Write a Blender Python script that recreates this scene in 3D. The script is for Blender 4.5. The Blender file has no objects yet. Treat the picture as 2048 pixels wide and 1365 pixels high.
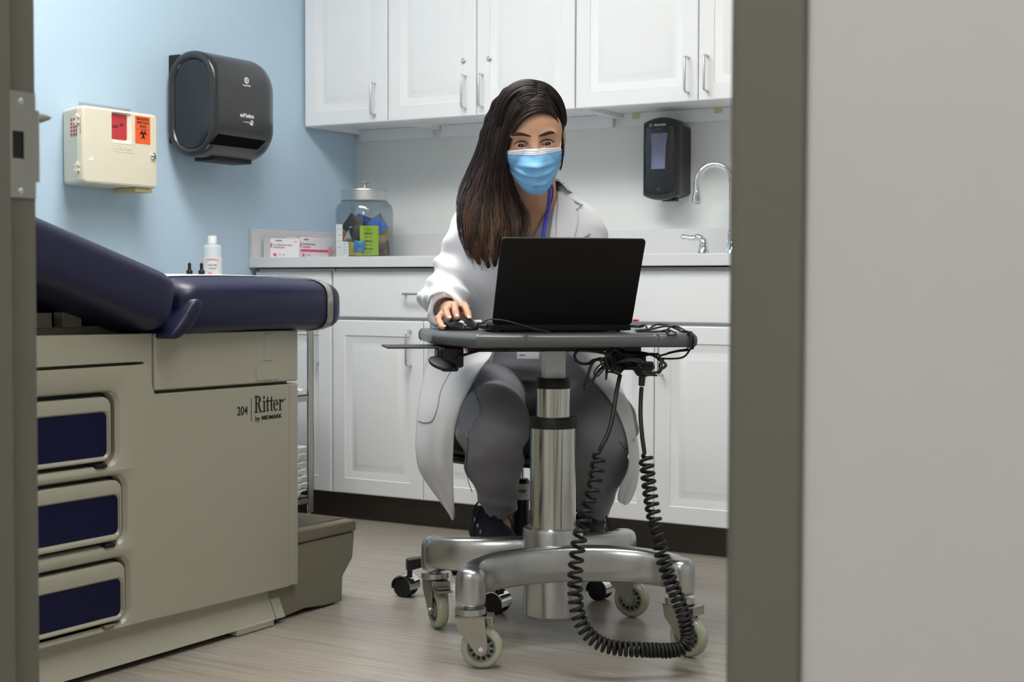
import bpy, math, random
import numpy as np
from mathutils import Vector, Matrix
random.seed(7)
SC = bpy.context.scene
COL = SC.collection
PI = math.pi

# ------------------------------------------------------------------ survey
F = 2950.0; CX = 1024.0; CY = 682.5; H = .81
YAW = math.radians(31); PIT = math.atan(110 / F); ROLL = math.radians(.2)
def ray(px, py):
    a = (px - CX) / F; b = -(py - CY) / F
    c, s = math.cos(ROLL), math.sin(ROLL)
    a, b = a * c - b * s, a * s + b * c
    return (a, math.cos(PIT) + b * math.sin(PIT), -math.sin(PIT) + b * math.cos(PIT))   # right, forward, up
def wray(px, py):
    a, f, u = ray(px, py)
    return Vector((a * math.cos(YAW) - f * math.sin(YAW), a * math.sin(YAW) + f * math.cos(YAW), u))
def onX(px, py, c): d = wray(px, py); t = c / d.x; return Vector((c, d.y * t, H + d.z * t))
def onY(px, py, c): d = wray(px, py); t = c / d.y; return Vector((d.x * t, c, H + d.z * t))
def loc3(px, py, t):                       # (right, forward, up) of a point seen at forward distance t
    a, f, u = ray(px, py); k = t / f
    return Vector((a * k, t, H + u * k))
def W(r, t, z): return Vector((r * math.cos(YAW) - t * math.sin(YAW), r * math.sin(YAW) + t * math.cos(YAW), z))

# ------------------------------------------------------------------ materials
def s2l(c):
    out = []
    for v in c:
        v = v / 255.0
        out.append(v / 12.92 if v <= .04045 else ((v + .055) / 1.055) ** 2.4)
    return (*out, 1)
MATS = {}
def mat(name, rgb, rough=.5, metal=0, var=.04, vscale=30, bump=0, bscale=200, coat=0, spec=.5, stretch=(1, 1, 1), aniso=0, sheen=0, sss=0):
    m = bpy.data.materials.new(name); m.use_nodes = True
    nt = m.node_tree; N = nt.nodes; L = nt.links
    b = N['Principled BSDF']
    col = s2l(rgb)
    tc = N.new('ShaderNodeTexCoord'); mp = N.new('ShaderNodeMapping')
    mp.inputs['Scale'].default_value = stretch
    L.new(tc.outputs['Object'], mp.inputs['Vector'])
    nz = N.new('ShaderNodeTexNoise'); nz.inputs['Scale'].default_value = vscale; nz.inputs['Detail'].default_value = 3
    L.new(mp.outputs['Vector'], nz.inputs['Vector'])
    mx = N.new('ShaderNodeMix'); mx.data_type = 'RGBA'
    mx.inputs['A'].default_value = tuple(min(1, v * (1 - var)) for v in col[:3]) + (1,)
    mx.inputs['B'].default_value = tuple(min(1, v * (1 + var)) for v in col[:3]) + (1,)
    L.new(nz.outputs['Fac'], mx.inputs['Factor'])
    L.new(mx.outputs['Result'], b.inputs['Base Color'])
    b.inputs['Roughness'].default_value = rough; b.inputs['Metallic'].default_value = metal
    b.inputs['Specular IOR Level'].default_value = spec
    b.inputs['Coat Weight'].default_value = coat
    b.inputs['Coat Roughness'].default_value = .15
    if sheen: b.inputs['Sheen Weight'].default_value = sheen
    if sss:
        b.inputs['Subsurface Weight'].default_value = sss
        b.inputs['Subsurface Radius'].default_value = (.01, .004, .002)
        b.inputs['Subsurface Scale'].default_value = .6
    if aniso: b.inputs['Anisotropic'].default_value = aniso
    if bump:
        n2 = N.new('ShaderNodeTexNoise'); n2.inputs['Scale'].default_value = bscale; n2.inputs['Detail'].default_value = 2
        L.new(mp.outputs['Vector'], n2.inputs['Vector'])
        bp = N.new('ShaderNodeBump'); bp.inputs['Strength'].default_value = bump; bp.inputs['Distance'].default_value = .002
        L.new(n2.outputs['Fac'], bp.inputs['Height']); L.new(bp.outputs['Normal'], b.inputs['Normal'])
    MATS[name] = m
    return m
def glassy(name, rgb, alpha=.12, rough=.03):
    m = bpy.data.materials.new(name); m.use_nodes = True
    nt = m.node_tree; N = nt.nodes; L = nt.links
    for n in list(N): N.remove(n)
    out = N.new('ShaderNodeOutputMaterial'); tr = N.new('ShaderNodeBsdfTransparent'); gl = N.new('ShaderNodeBsdfGlossy')
    tc = N.new('ShaderNodeTexCoord'); nz = N.new('ShaderNodeTexNoise'); nz.inputs['Scale'].default_value = 8
    L.new(tc.outputs['Object'], nz.inputs['Vector'])
    mr = N.new('ShaderNodeMapRange'); mr.inputs['To Min'].default_value = rough; mr.inputs['To Max'].default_value = rough * 1.5
    L.new(nz.outputs['Fac'], mr.inputs['Value']); L.new(mr.outputs['Result'], gl.inputs['Roughness'])
    tr.inputs['Color'].default_value = s2l(rgb)
    lw = N.new('ShaderNodeLayerWeight'); lw.inputs['Blend'].default_value = .5; fr = N.new('ShaderNodeMath'); fr.operation = 'POWER'; fr.inputs[1].default_value = 5; L.new(lw.outputs['Facing'], fr.inputs[0])
    ad = N.new('ShaderNodeMath'); ad.operation = 'ADD'; ad.inputs[1].default_value = alpha; ad.use_clamp = True
    L.new(fr.outputs[0], ad.inputs[0])
    mx = N.new('ShaderNodeMixShader'); L.new(ad.outputs[0], mx.inputs['Fac'])
    L.new(tr.outputs[0], mx.inputs[1]); L.new(gl.outputs[0], mx.inputs[2]); L.new(mx.outputs[0], out.inputs['Surface'])
    return m
def emis(name, rgb, strength):
    m = bpy.data.materials.new(name); m.use_nodes = True
    b = m.node_tree.nodes['Principled BSDF']
    b.inputs['Base Color'].default_value = (.8, .8, .8, 1)
    b.inputs['Emission Color'].default_value = s2l(rgb); b.inputs['Emission Strength'].default_value = strength
    return m

# ------------------------------------------------------------------ mesh builder
class MB:
    def __init__(s): s.v = []; s.f = []; s.mi = []; s.m = 0
    def add(s, vs, fs):
        o = len(s.v); s.v += [tuple(v) for v in vs]
        for f in fs: s.f.append(tuple(i + o for i in f)); s.mi.append(s.m)
        return s
    def box(s, x0, x1, y0, y1, z0, z1, M=None):
        vs = [Vector((x, y, z)) for x in (x0, x1) for y in (y0, y1) for z in (z0, z1)]
        if M is not None: vs = [M @ v for v in vs]
        return s.add(vs, [(0, 1, 3, 2), (4, 6, 7, 5), (0, 4, 5, 1), (2, 3, 7, 6), (0, 2, 6, 4), (1, 5, 7, 3)])
    def loft(s, rings, closed=True, cap=True, loop=False):
        n = len(rings[0]); vs = [p for r in rings for p in r]; fs = []
        R = len(rings)
        for i in range(R if loop else R - 1):
            a = i * n; b = ((i + 1) % R) * n
            for j in range(n if closed else n - 1):
                k = (j + 1) % n
                fs.append((a + j, a + k, b + k, b + j))
        if cap and not loop and closed:
            fs.append(tuple(range(n - 1, -1, -1))); fs.append(tuple((R - 1) * n + j for j in range(n)))
        return s.add(vs, fs)
    def cyl(s, p0, p1, r0, r1=None, n=20, cap=True):
        r1 = r0 if r1 is None else r1
        p0 = Vector(p0); p1 = Vector(p1); d = (p1 - p0).normalized()
        a = d.orthogonal().normalized(); b = d.cross(a)
        ring = lambda p, r: [p + (a * math.cos(2 * PI * i / n) + b * math.sin(2 * PI * i / n)) * r for i in range(n)]
        return s.loft([ring(p0, r0), ring(p1, r1)], cap=cap)
    def lathe(s, prof, o=(0, 0, 0), n=28, axis=(0, 0, 1), sx=1, sy=1, ang=0):
        o = Vector(o); d = Vector(axis).normalized()
        if abs(d.z) > .99: a = Vector((math.cos(ang), math.sin(ang), 0))
        else: a = Vector((0, 0, 1)).cross(d).normalized()
        b = d.cross(a)
        rings = []
        for r, h in prof:
            r = max(r, 1e-5)
            rings.append([o + d * h + (a * math.cos(2 * PI * i / n) * sx + b * math.sin(2 * PI * i / n) * sy) * r for i in range(n)])
        return s.loft(rings)
    def tube(s, pts, r, n=8, closed=False, flat=1.0):
        pts = [Vector(p) for p in pts]; m = len(pts)
        rr = r if isinstance(r, (list, tuple)) else [r] * m
        rings = []; prev = None
        for i, p in enumerate(pts):
            if closed: d = pts[(i + 1) % m] - pts[i - 1]
            else: d = pts[min(i + 1, m - 1)] - pts[max(i - 1, 0)]
            if d.length < 1e-9: d = Vector((0, 0, 1))
            d.normalize()
            if prev is None: a = d.orthogonal().normalized()
            else:
                a = prev - d * prev.dot(d)
                a = a.normalized() if a.length > 1e-6 else d.orthogonal().normalized()
            prev = a; b = d.cross(a)
            rings.append([p + (a * math.cos(2 * PI * j / n) + b * math.sin(2 * PI * j / n) * flat) * rr[i] for j in range(n)])
        return s.loft(rings, loop=closed)
    def prism(s, poly, fn, d0, d1):            # fn(u, v, d) -> point
        a = [fn(u, v, d0) for u, v in poly]; b = [fn(u, v, d1) for u, v in poly]
        return s.loft([a, b])
    def build(s, name, material, parent=None, bevel=0, seg=2, smooth=35, subsurf=0, solid=0, local=False):
        me = bpy.data.meshes.new(name)
        me.from_pydata(s.v, [], s.f); me.validate()
        ms = material if isinstance(material, (list, tuple)) else [material]
        for m in ms: me.materials.append(m)
        if len(ms) > 1:
            for p, i in zip(me.polygons, s.mi): p.material_index = i
        import bmesh
        bm = bmesh.new(); bm.from_mesh(me); bmesh.ops.recalc_face_normals(bm, faces=bm.faces); bm.to_mesh(me); bm.free()
        o = bpy.data.objects.new(name, me); COL.objects.link(o)
        if smooth:
            me.polygons.foreach_set('use_smooth', [True] * len(me.polygons))
            if smooth < 180: me.set_sharp_from_angle(angle=math.radians(smooth))
        if solid:
            md = o.modifiers.new('solid', 'SOLIDIFY'); md.thickness = solid; md.offset = 0
        if bevel:
            md = o.modifiers.new('bevel', 'BEVEL'); md.width = bevel; md.segments = seg; md.limit_method = 'ANGLE'; md.angle_limit = math.radians(35)
            md.harden_normals = True
        if subsurf:
            md = o.modifiers.new('sub', 'SUBSURF'); md.levels = subsurf; md.render_levels = subsurf
        if parent is not None:
            o.parent = parent
            if not local: o.matrix_parent_inverse = wm(parent).inverted()
        return o
def wm(o):
    if o.parent is None: return o.matrix_basis.copy()
    return wm(o.parent) @ o.matrix_parent_inverse @ o.matrix_basis
def tag(o, label=None, cat=None, group=None, kind=None):
    if label: o['label'] = label
    if cat: o['category'] = cat
    if group: o['group'] = group
    if kind: o['kind'] = kind
    return o
def thing(name, label, cat, loc=(0, 0, 0), rz=0, group=None):
    o = bpy.data.objects.new(name, None); COL.objects.link(o)
    o.empty_display_size = .05
    o.location = loc; o.rotation_euler = (0, 0, rz)
    return tag(o, label, cat, group)
def kids(o): return [c for c in bpy.data.objects if c.parent is o]
def copy_tree(o, parent=None):
    c = o.copy(); COL.objects.link(c)
    if parent is not None: c.parent = parent
    for k in kids(o): copy_tree(k, c)
    return c
def rrect(x0, x1, y0, y1, r, n=6):
    pts = []
    for cx, cy, a0 in ((x1 - r, y1 - r, 0), (x0 + r, y1 - r, 90), (x0 + r, y0 + r, 180), (x1 - r, y0 + r, 270)):
        for i in range(n + 1):
            a = math.radians(a0 + 90 * i / n); pts.append((cx + r * math.cos(a), cy + r * math.sin(a)))
    return pts
def text(body, size, M, material, parent, name='lettering', sx=1, align='CENTER', ext=.0003, off=0, spacing=1, local=False):
    cu = bpy.data.curves.new('txt', 'FONT'); cu.body = body; cu.size = size; cu.align_x = align; cu.align_y = 'CENTER'
    cu.extrude = ext; cu.offset = off; cu.space_character = spacing; cu.resolution_u = 3
    o = bpy.data.objects.new('txt', cu); COL.objects.link(o)
    bpy.context.view_layer.update()
    me = bpy.data.meshes.new_from_object(o.evaluated_get(bpy.context.evaluated_depsgraph_get()))
    bpy.data.objects.remove(o)
    MM = M @ Matrix.Diagonal((sx, 1, 1, 1))
    me.transform(MM); me.materials.clear(); me.materials.append(material); me.name = name
    o = bpy.data.objects.new(name, me); COL.objects.link(o)
    if parent is not None:
        o.parent = parent
        if not local: o.matrix_parent_inverse = wm(parent).inverted()
    return o
def frameM(o, right, up):
    r = Vector(right).normalized(); u = Vector(up); u = (u - r * u.dot(r)).normalized(); n = r.cross(u)
    M = Matrix((r, u, n)).transposed().to_4x4(); M.translation = Vector(o)
    return M
def cr(pts, n=8, closed=False):               # Catmull-Rom through points
    P = [Vector(p) for p in pts]; out = []
    m = len(P)
    for i in range(m if closed else m - 1):
        p1 = P[i]; p2 = P[(i + 1) % m]
        p0 = P[i - 1] if (closed or i > 0) else p1 * 2 - p2
        p3 = P[(i + 2) % m] if (closed or i + 2 < m) else p2 * 2 - p1
        for k in range(n):
            t = k / n
            out.append(.5 * ((2 * p1) + (p2 - p0) * t + (2 * p0 - 5 * p1 + 4 * p2 - p3) * t * t + (3 * p1 - p0 - 3 * p2 + p3) * t ** 3))
    if not closed: out.append(P[-1].copy())
    return out

from mathutils.bvhtree import BVHTree
def wtree(*objs):                              # true surfaces (modifiers included), world space, for keeping things out of each other
    bpy.context.view_layer.update(); dg = bpy.context.evaluated_depsgraph_get(); V = []; Fc = []
    for o in objs:
        for c in [o] + list(o.children_recursive):
            if c.type != 'MESH': continue
            e = c.evaluated_get(dg); m = e.to_mesh(); k = len(V); M = wm(c)
            V += [M @ v.co for v in m.vertices]; Fc += [tuple(i + k for i in p.vertices) for p in m.polygons]; e.to_mesh_clear()
    return BVHTree.FromPolygons(V, Fc)
def push(p, trees, r, reach=.03):              # move a point out of / off the surfaces by r
    for _ in range(3):
        for T in trees:
            h = T.find_nearest(p, reach)
            if h[0] is None: continue
            d = (p - h[0]).dot(h[1]); inside = d < 0
            if inside and T.ray_cast(p, Vector((.12, .33, .93)).normalized())[0] is None: inside = False
            if inside: p = h[0] + h[1] * r
            elif h[3] < r: p = h[0] + ((p - h[0]).normalized() if h[3] > 1e-6 else h[1]) * r
    return p

# palette
M_blue = mat('blue_wall_paint', (186, 211, 231), .6, var=.02, bump=.05, bscale=350)
M_white_wall = mat('white_wall_paint', (224, 227, 226), .55, var=.02, bump=.04, bscale=350)
M_corr = mat('corridor_wall_paint', (206, 203, 197), .6, var=.03, vscale=6, bump=.08, bscale=250)
M_ceil = mat('ceiling_tile', (232, 232, 228), .9, var=.05, vscale=120, bump=.3, bscale=300)
M_frame = mat('taupe_frame_enamel', (112, 110, 98), .45, var=.03, bump=.03)
M_cab = mat('white_thermofoil', (234, 236, 238), .38, var=.012, coat=.1)
M_count = mat('light_grey_laminate', (218, 219, 221), .4, var=.03, vscale=400)
M_toe = mat('brown_vinyl_base', (72, 64, 56), .4, var=.08, bump=.1)
M_nickel = mat('brushed_nickel', (214, 214, 214), .42, 1, var=.05, vscale=200)
M_chrome = mat('polished_chrome', (225, 228, 232), .07, 1, var=.02)
M_alu = mat('cast_aluminium', (188, 190, 190), .28, 1, var=.05, vscale=60, bump=.05)
M_tubeal = mat('satin_column_metal', (205, 205, 202), .14, 1, var=.04, vscale=20, stretch=(1, 1, .05))
M_steel = mat('stainless_steel', (170, 168, 160), .32, 1, var=.06, vscale=60)
M_beige = mat('warm_grey_enamel', (172, 169, 152), .32, var=.02, coat=.15)
M_beige_d = mat('dark_beige_plastic', (128, 124, 108), .5, var=.03)  # darker beige plastic of the table core, step and lift mechanism
M_tread = mat('ribbed_tread_vinyl', (118, 110, 96), .6, var=.08, vscale=60)
M_navy = mat('navy_vinyl', (20, 22, 58), .42, var=.06, bump=.12, bscale=500, coat=.05)
M_navyp = mat('navy_drawer_panel', (6, 11, 54), .55, var=.05, spec=.25)
M_black = mat('black_plastic', (17, 17, 18), .35, var=.1, bump=.06, bscale=800)
M_blackg = mat('glossy_black_plastic', (24, 25, 28), .16, var=.05, coat=.3)
M_disp = mat('smoked_black_plastic', (40, 40, 43), .28, var=.05, coat=.3)
M_rubber = mat('matte_black_rubber', (12, 12, 13), .55, var=.1)
M_lid = mat('black_laptop_shell', (7, 7, 8), .5, var=.1, bump=.03, spec=.3)
M_grey = mat('grey_moulded_edge', (88, 92, 94), .28, var=.04, coat=.2)
M_ivory = mat('ivory_abs', (226, 220, 200), .4, var=.015)
M_paper = mat('white_exam_paper', (238, 241, 246), .8, var=.02, vscale=90, bump=.15, bscale=60)
M_whitep = mat('white_plastic', (236, 238, 238), .4, var=.02)
M_red = mat('red_sharps_plastic', (196, 52, 62), .3, var=.1, vscale=12)
M_orange = mat('orange_sticker', (244, 98, 42), .5, var=.03)
M_ink = mat('black_print', (32, 28, 26), .6, var=.05)
M_greyink = mat('grey_print', (120, 120, 128), .6, var=.05)
M_whiteink = mat('white_print', (222, 224, 224), .6, var=.03)
M_pink = mat('pink_print', (232, 92, 126), .6, var=.05)
M_ppink = mat('pale_pink_print', (232, 170, 172), .6, var=.05)
M_box = mat('white_carton', (232, 232, 238), .6, var=.03)
M_bluebox = mat('blue_marker_ink', (44, 52, 160), .5, var=.05)
M_cw = mat('clear_wheel_rubber', (168, 172, 150), .2, var=.05, coat=.4)
M_skin = mat('warm_brown_skin', (200, 154, 126), .5, var=.05, vscale=50, bump=.06, bscale=700, sss=.12)
M_nail = mat('fingernail', (224, 176, 160), .25, var=.03, coat=.3)
M_coat = mat('white_cotton_twill', (224, 225, 230), .85, var=.015, bump=.10, bscale=900, sheen=.15)
M_scrub = mat('grey_scrub_fabric', (136, 136, 146), .8, var=.03, bump=.10, bscale=900, sheen=.15)
M_pants = mat('charcoal_scrub_fabric', (134, 134, 142), .75, var=.03, bump=.10, bscale=900, sheen=.2)
M_seam = mat('dark_seam_thread', (58, 58, 64), .8, var=.03)
M_pocket = mat('blue_grey_pocket_fabric', (142, 150, 164), .75, var=.03, bump=.08, bscale=900)
M_maskb = mat('blue_mask_fabric', (124, 184, 232), .8, var=.04, vscale=60, bump=.2, bscale=300)
M_maskw = mat('white_mask_binding', (232, 236, 246), .8, var=.03)
M_lan = mat('royal_blue_ribbon', (84, 90, 214), .6, var=.04)
M_shoe = mat('navy_suede_sneaker', (26, 28, 40), .8, var=.1, bump=.2, bscale=400)
M_lace = mat('black_lace', (14, 14, 16), .7, var=.1)
M_sole = mat('off_white_sole', (196, 196, 186), .6, var=.05)
M_stoolv = mat('black_stool_vinyl', (16, 17, 26), .4, var=.05)
M_brow = mat('dark_eyebrow_hair', (34, 24, 22), .8, var=.1)
M_eyew = mat('eye_white', (206, 202, 204), .15, var=.02, coat=.5)
M_iris = mat('dark_brown_iris', (34, 20, 16), .1, var=.1, coat=.5)
M_lid_skin = mat('eyelid_skin', (150, 100, 84), .5, var=.04)
M_jar = glassy('clear_jar_glass', (236, 240, 242), .06)
M_clear = glassy('clear_vinyl', (226, 228, 218), .10, .12)
M_smoke = glassy('smoked_window', (46, 56, 72), .10, .10)
M_soapwin = mat('lavender_soap_window', (110, 112, 142), .25, var=.25, vscale=22, coat=.4)
# ================================================================== ROOM
# floor: vinyl planks running along the cabinets
M_floor = bpy.data.materials.new('grey_wood_vinyl'); M_floor.use_nodes = True
nt = M_floor.node_tree; N = nt.nodes; L = nt.links; b = N['Principled BSDF']
tc = N.new('ShaderNodeTexCoord'); mp = N.new('ShaderNodeMapping'); mp.inputs['Scale'].default_value = (1.2, 26, 1)
L.new(tc.outputs['Object'], mp.inputs['Vector'])
n1 = N.new('ShaderNodeTexNoise'); n1.inputs['Scale'].default_value = 2.2; n1.inputs['Detail'].default_value = 6; n1.inputs['Roughness'].default_value = .65
L.new(mp.outputs['Vector'], n1.inputs['Vector'])
mp2 = N.new('ShaderNodeMapping'); mp2.inputs['Scale'].default_value = (3, 120, 1); L.new(tc.outputs['Object'], mp2.inputs['Vector'])
n2 = N.new('ShaderNodeTexNoise'); n2.inputs['Scale'].default_value = 2; n2.inputs['Detail'].default_value = 3; L.new(mp2.outputs['Vector'], n2.inputs['Vector'])
br = N.new('ShaderNodeTexBrick'); br.inputs['Scale'].default_value = 1; br.inputs['Brick Width'].default_value = 1.2; br.inputs['Row Height'].default_value = .15
br.inputs['Mortar Size'].default_value = .0012; br.inputs['Color1'].default_value = (.42, .42, .42, 1); br.inputs['Color2'].default_value = (.58, .58, .58, 1); br.inputs['Mortar'].default_value = (.15, .15, .15, 1)
L.new(tc.outputs['Object'], br.inputs['Vector'])
cr1 = N.new('ShaderNodeValToRGB'); cr1.color_ramp.elements[0].position = .28; cr1.color_ramp.elements[1].position = .72
cr1.color_ramp.elements[0].color = s2l((114, 106, 97)); cr1.color_ramp.elements[1].color = s2l((190, 183, 172))
ad = N.new('ShaderNodeMath'); ad.operation = 'MULTIPLY_ADD'; ad.inputs[1].default_value = .45
L.new(n2.outputs['Fac'], ad.inputs[0])
m1 = N.new('ShaderNodeMath'); m1.operation = 'MULTIPLY'; m1.inputs[1].default_value = .55; L.new(n1.outputs['Fac'], m1.inputs[0]); L.new(m1.outputs[0], ad.inputs[2])
L.new(ad.outputs[0], cr1.inputs['Fac'])
mx = N.new('ShaderNodeMix'); mx.data_type = 'RGBA'; mx.blend_type = 'OVERLAY'; mx.inputs['Factor'].default_value = .35
L.new(cr1.outputs['Color'], mx.inputs['A']); L.new(br.outputs['Color'], mx.inputs['B']); L.new(mx.outputs['Result'], b.inputs['Base Color'])
b.inputs['Roughness'].default_value = .3
bp = N.new('ShaderNodeBump'); bp.inputs['Strength'].default_value = .12; bp.inputs['Distance'].default_value = .001
L.new(n2.outputs['Fac'], bp.inputs['Height']); L.new(bp.outputs['Normal'], b.inputs['Normal'])

def struct(name, mb, m, **k): return tag(mb.build(name, m, **k), kind='structure')
struct('floor', MB().box(-3.7, 1.6, -2.2, 4.8, -.1, 0), M_floor, smooth=0)
struct('ceiling', MB().box(-3.7, 1.6, -2.2, 4.8, 2.6, 2.7), M_ceil, smooth=0)
struct('wall_left', MB().box(-3.6, -3.5, 1.16, 4.74, 0, 2.6), M_blue, smooth=0)
struct('wall_back', MB().box(-3.5, 1.0, 4.64, 4.74, 0, 2.6), M_white_wall, smooth=0)
struct('wall_right', MB().box(1.0, 1.1, 1.16, 4.74, 0, 2.6), M_white_wall, smooth=0)
wf = MB(); wf.box(-3.6, -1.375, 1.03, 1.15, 0, 2.6); wf.box(-.37, 1.5, 1.03, 1.15, 0, 2.6); wf.box(-1.375, -.37, 1.03, 1.15, 2.16, 2.6)
struct('wall_front', wf, M_corr, smooth=0)
struct('wall_corridor', MB().box(-3.7, 1.5, -1.9, -1.8, 0, 2.6), M_corr, smooth=0)
struct('wall_corridor_end', MB().box(1.5, 1.6, -1.9, 1.16, 0, 2.6), M_corr, smooth=0)
# baseboards
struct('baseboard_left', MB().box(-3.5, -3.492, 1.16, 4.03, 0, .1), M_toe, smooth=0)
struct('baseboard_back', MB().box(-3.49, -1.2, 4.10, 4.108, 0, .096), M_toe, smooth=0)

# hollow metal door frame
fr = MB()
def jamb(profile): 
    fr.loft([[Vector((x, y, 0)) for x, y in profile], [Vector((x, y, 2.11)) for x, y in profile]])
jamb([(-1.375, 1.02), (-1.328, 1.02), (-1.328, 1.05), (-1.312, 1.05), (-1.312, 1.112), (-1.328, 1.112), (-1.328, 1.16), (-1.375, 1.16)])
jamb([(-.37, 1.16), (-.422, 1.16), (-.422, 1.112), (-.438, 1.112), (-.438, 1.05), (-.422, 1.05), (-.422, 1.02), (-.37, 1.02)])
fr.box(-1.375, -.37, 1.02, 1.16, 2.11, 2.16)
dfr = tag(fr.build('door_frame', M_frame, smooth=0, bevel=.0012), 'taupe painted metal door frame around the open doorway', 'door frame', kind=None)
# strike plate with latch hole, lip, screws
zc = onX(35, 290, -1.328).z
p0 = onX(20, 182, -1.328); p1 = onX(20, 398, -1.328)
sp = MB(); zt, zb = onX(45, 184, -1.327).z, onX(45, 396, -1.327).z
hy0, hy1 = onX(24, 290, -1.327).y, onX(47, 290, -1.327).y; hz0, hz1 = onX(35, 317, -1.327).z, onX(35, 262, -1.327).z
x0, x1 = -1.3275, -1.3262
sp.box(x0, x1, 1.1125, hy0, zb, zt); sp.box(x0, x1, hy1, 1.159, zb, zt); sp.box(x0, x1, hy0, hy1, hz1, zt); sp.box(x0, x1, hy0, hy1, zb, hz0)
lipz0, lipz1 = onX(73, 365, -1.33).z, onX(73, 222, -1.33).z
sp.loft([[Vector((-1.3262 - k, 1.159 + d, z)) for k, d in ((0, 0), (0, .004), (.003, .008), (.0045, .007), (.0015, .0035), (.0015, 0))] for z in (lipz0, lipz1)])
spo = sp.build('strike_plate', M_steel, dfr, smooth=0)
MB().box(-1.34, -1.3278, hy0 - .001, hy1 + .001, hz0 - .001, hz1 + .001).build('latch_hole', M_rubber, spo, smooth=0)
for py in (203, 383):
    c = onX(42, py, -1.3262)
    s_ = MB(); s_.lathe([(0, .0012), (.0028, .001), (.0036, 0), (0, 0)], c, 14, (1, 0, 0)); s_.box(c.x + .001, c.x + .0016, c.y - .0025, c.y + .0025, c.z - .0004, c.z + .0004)
    s_.build('screw', M_nickel, spo)
# lever handle beyond the jamb
lv = MB()
zl = onY(95, 238, 1.2).z
lv.lathe([(0, 0), (.026, 0), (.026, .006), (.01, .009), (.009, .04), (0, .04)], (-1.46, 1.161, zl), 24, (0, 1, 0))
lv.tube(cr([(-1.46, 1.195, zl), (-1.44, 1.203, zl), (-1.40, 1.204, zl + .001), (-1.37, 1.203, zl + .002), (-1.346, 1.198, zl + .001)], 5), [.009] * 5 + [.008] * 5 + [.007, .007, .0068, .0065, .006] + [.0056, .005, .0044, .0036, .003] + [.0015], 12)
tag(lv.build('lever_handle', M_steel), 'steel lever handle whose tip shows past the left door jamb', 'handle')

# ------------------------------------------------------------------ ceiling lights (the lamps of the place)
def troffer(x, y, lx, ly, strength, label, z=2.6, rgb=(255, 252, 246)):
    t = thing('ceiling_light', label, 'ceiling light', (x, y, z - .02), 0, 'ceiling light panels')
    f = MB()
    for a in ((x - lx / 2 - .02, x - lx / 2, y - ly / 2 - .02, y + ly / 2 + .02), (x + lx / 2, x + lx / 2 + .02, y - ly / 2 - .02, y + ly / 2 + .02), (x - lx / 2, x + lx / 2, y - ly / 2 - .02, y - ly / 2), (x - lx / 2, x + lx / 2, y + ly / 2, y + ly / 2 + .02)):
        f.box(*a, z - .02, z)
    f.build('frame', M_whitep, t, smooth=0)
    MB().box(x - lx / 2, x + lx / 2, y - ly / 2, y + ly / 2, z - .012, z - .004).build('diffuser', emis('lamp_diffuser', rgb, strength), t, smooth=0)

# ------------------------------------------------------------------ cabinets
def raised(mb, x0, x1, z0, z1, y, panel=True):
    rings = [(0, -.019), (0, -.003), (.0015, -.001), (.004, 0)]
    if panel: rings += [(.052, 0), (.054, -.0025), (.057, -.003), (.076, -.0095), (.080, -.0095), (.100, -.0025), (.104, -.002)]
    vs = [[Vector((x0 + i, y - d, z0 + i)), Vector((x1 - i, y - d, z0 + i)), Vector((x1 - i, y - d, z1 - i)), Vector((x0 + i, y - d, z1 - i))] for i, d in rings]
    mb.loft(vs)
def uhandle(name, p, q, dirn, parent, r=.004, proj=.03):
    p = Vector(p); q = Vector(q); u = (q - p).normalized(); o = Vector(dirn) * proj; k = .008
    pts = [p, p + o * .6]
    pts += [p + o * .6 + (o * .4) * math.sin(a) + u * k * (1 - math.cos(a)) for a in (.4, .8, 1.2, PI / 2)]
    pts += [q + o * .6 + (o * .4) * math.sin(a) - u * k * (1 - math.cos(a)) for a in (PI / 2, 1.2, .8, .4)]
    pts += [q + o * .6, q]
    mb = MB(); mb.tube(pts, r, 10)
    return mb.build(name, M_nickel, parent, smooth=60)
def wall_cab(x0, x1, splits, label, handles, locks=()):
    t = thing('wall_cabinet', label, 'cabinet', (x0, 4.64, 1.395), 0, 'white wall cabinets over the counter')
    b = MB()
    b.box(x0 + .001, x0 + .017, 4.331, 4.64, 1.397, 2.2); b.box(x1 - .017, x1 - .001, 4.331, 4.64, 1.397, 2.2)
    b.box(x0 + .017, x1 - .017, 4.331, 4.64, 1.412, 1.43); b.box(x0 + .017, x1 - .017, 4.331, 4.36, 1.397, 1.412)
    b.box(x0 + .017, x1 - .017, 4.62, 4.64, 1.43, 2.2); b.box(x0 + .017, x1 - .017, 4.331, 4.64, 2.18, 2.2)
    b.build('body', M_cab, t, smooth=0)
    MB().box(x0 + .02, x1 - .02, 4.622, 4.639, 1.368, 1.411).build('mounting_rail', M_cab, t, smooth=0)
    es = [x0] + list(splits) + [x1]
    for i in range(len(es) - 1):
        d = MB(); raised(d, es[i] + .0015, es[i + 1] - .0015, 1.397, 2.2, 4.31)
        do = d.build('door', M_cab, t, smooth=20)
        if i < len(handles) and handles[i] is not None:
            hx = handles[i]
            uhandle('handle', (hx, 4.31, 1.425), (hx, 4.31, 1.535), (0, -1, 0), do)
        if i < len(locks):
            k = MB(); k.lathe([(0, .006), (.006, .006), (.0095, .003), (.0095, 0), (0, 0)], (locks[i], 4.31, 1.588), 20, (0, -1, 0))
            k.box(locks[i] - .001, locks[i] + .001, 4.303, 4.3045, 1.583, 1.593)
            k.build('lock', M_nickel, do)
    return t
wall_cab(-3.49, -3.113, [], 'narrow single-door white wall cabinet against the blue wall', [-3.165])
wall_cab(-3.111, -2.351, [-2.737], 'white wall cabinet whose two doors carry round key locks', [-2.779, -2.709], [-2.789, -2.685])
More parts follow.
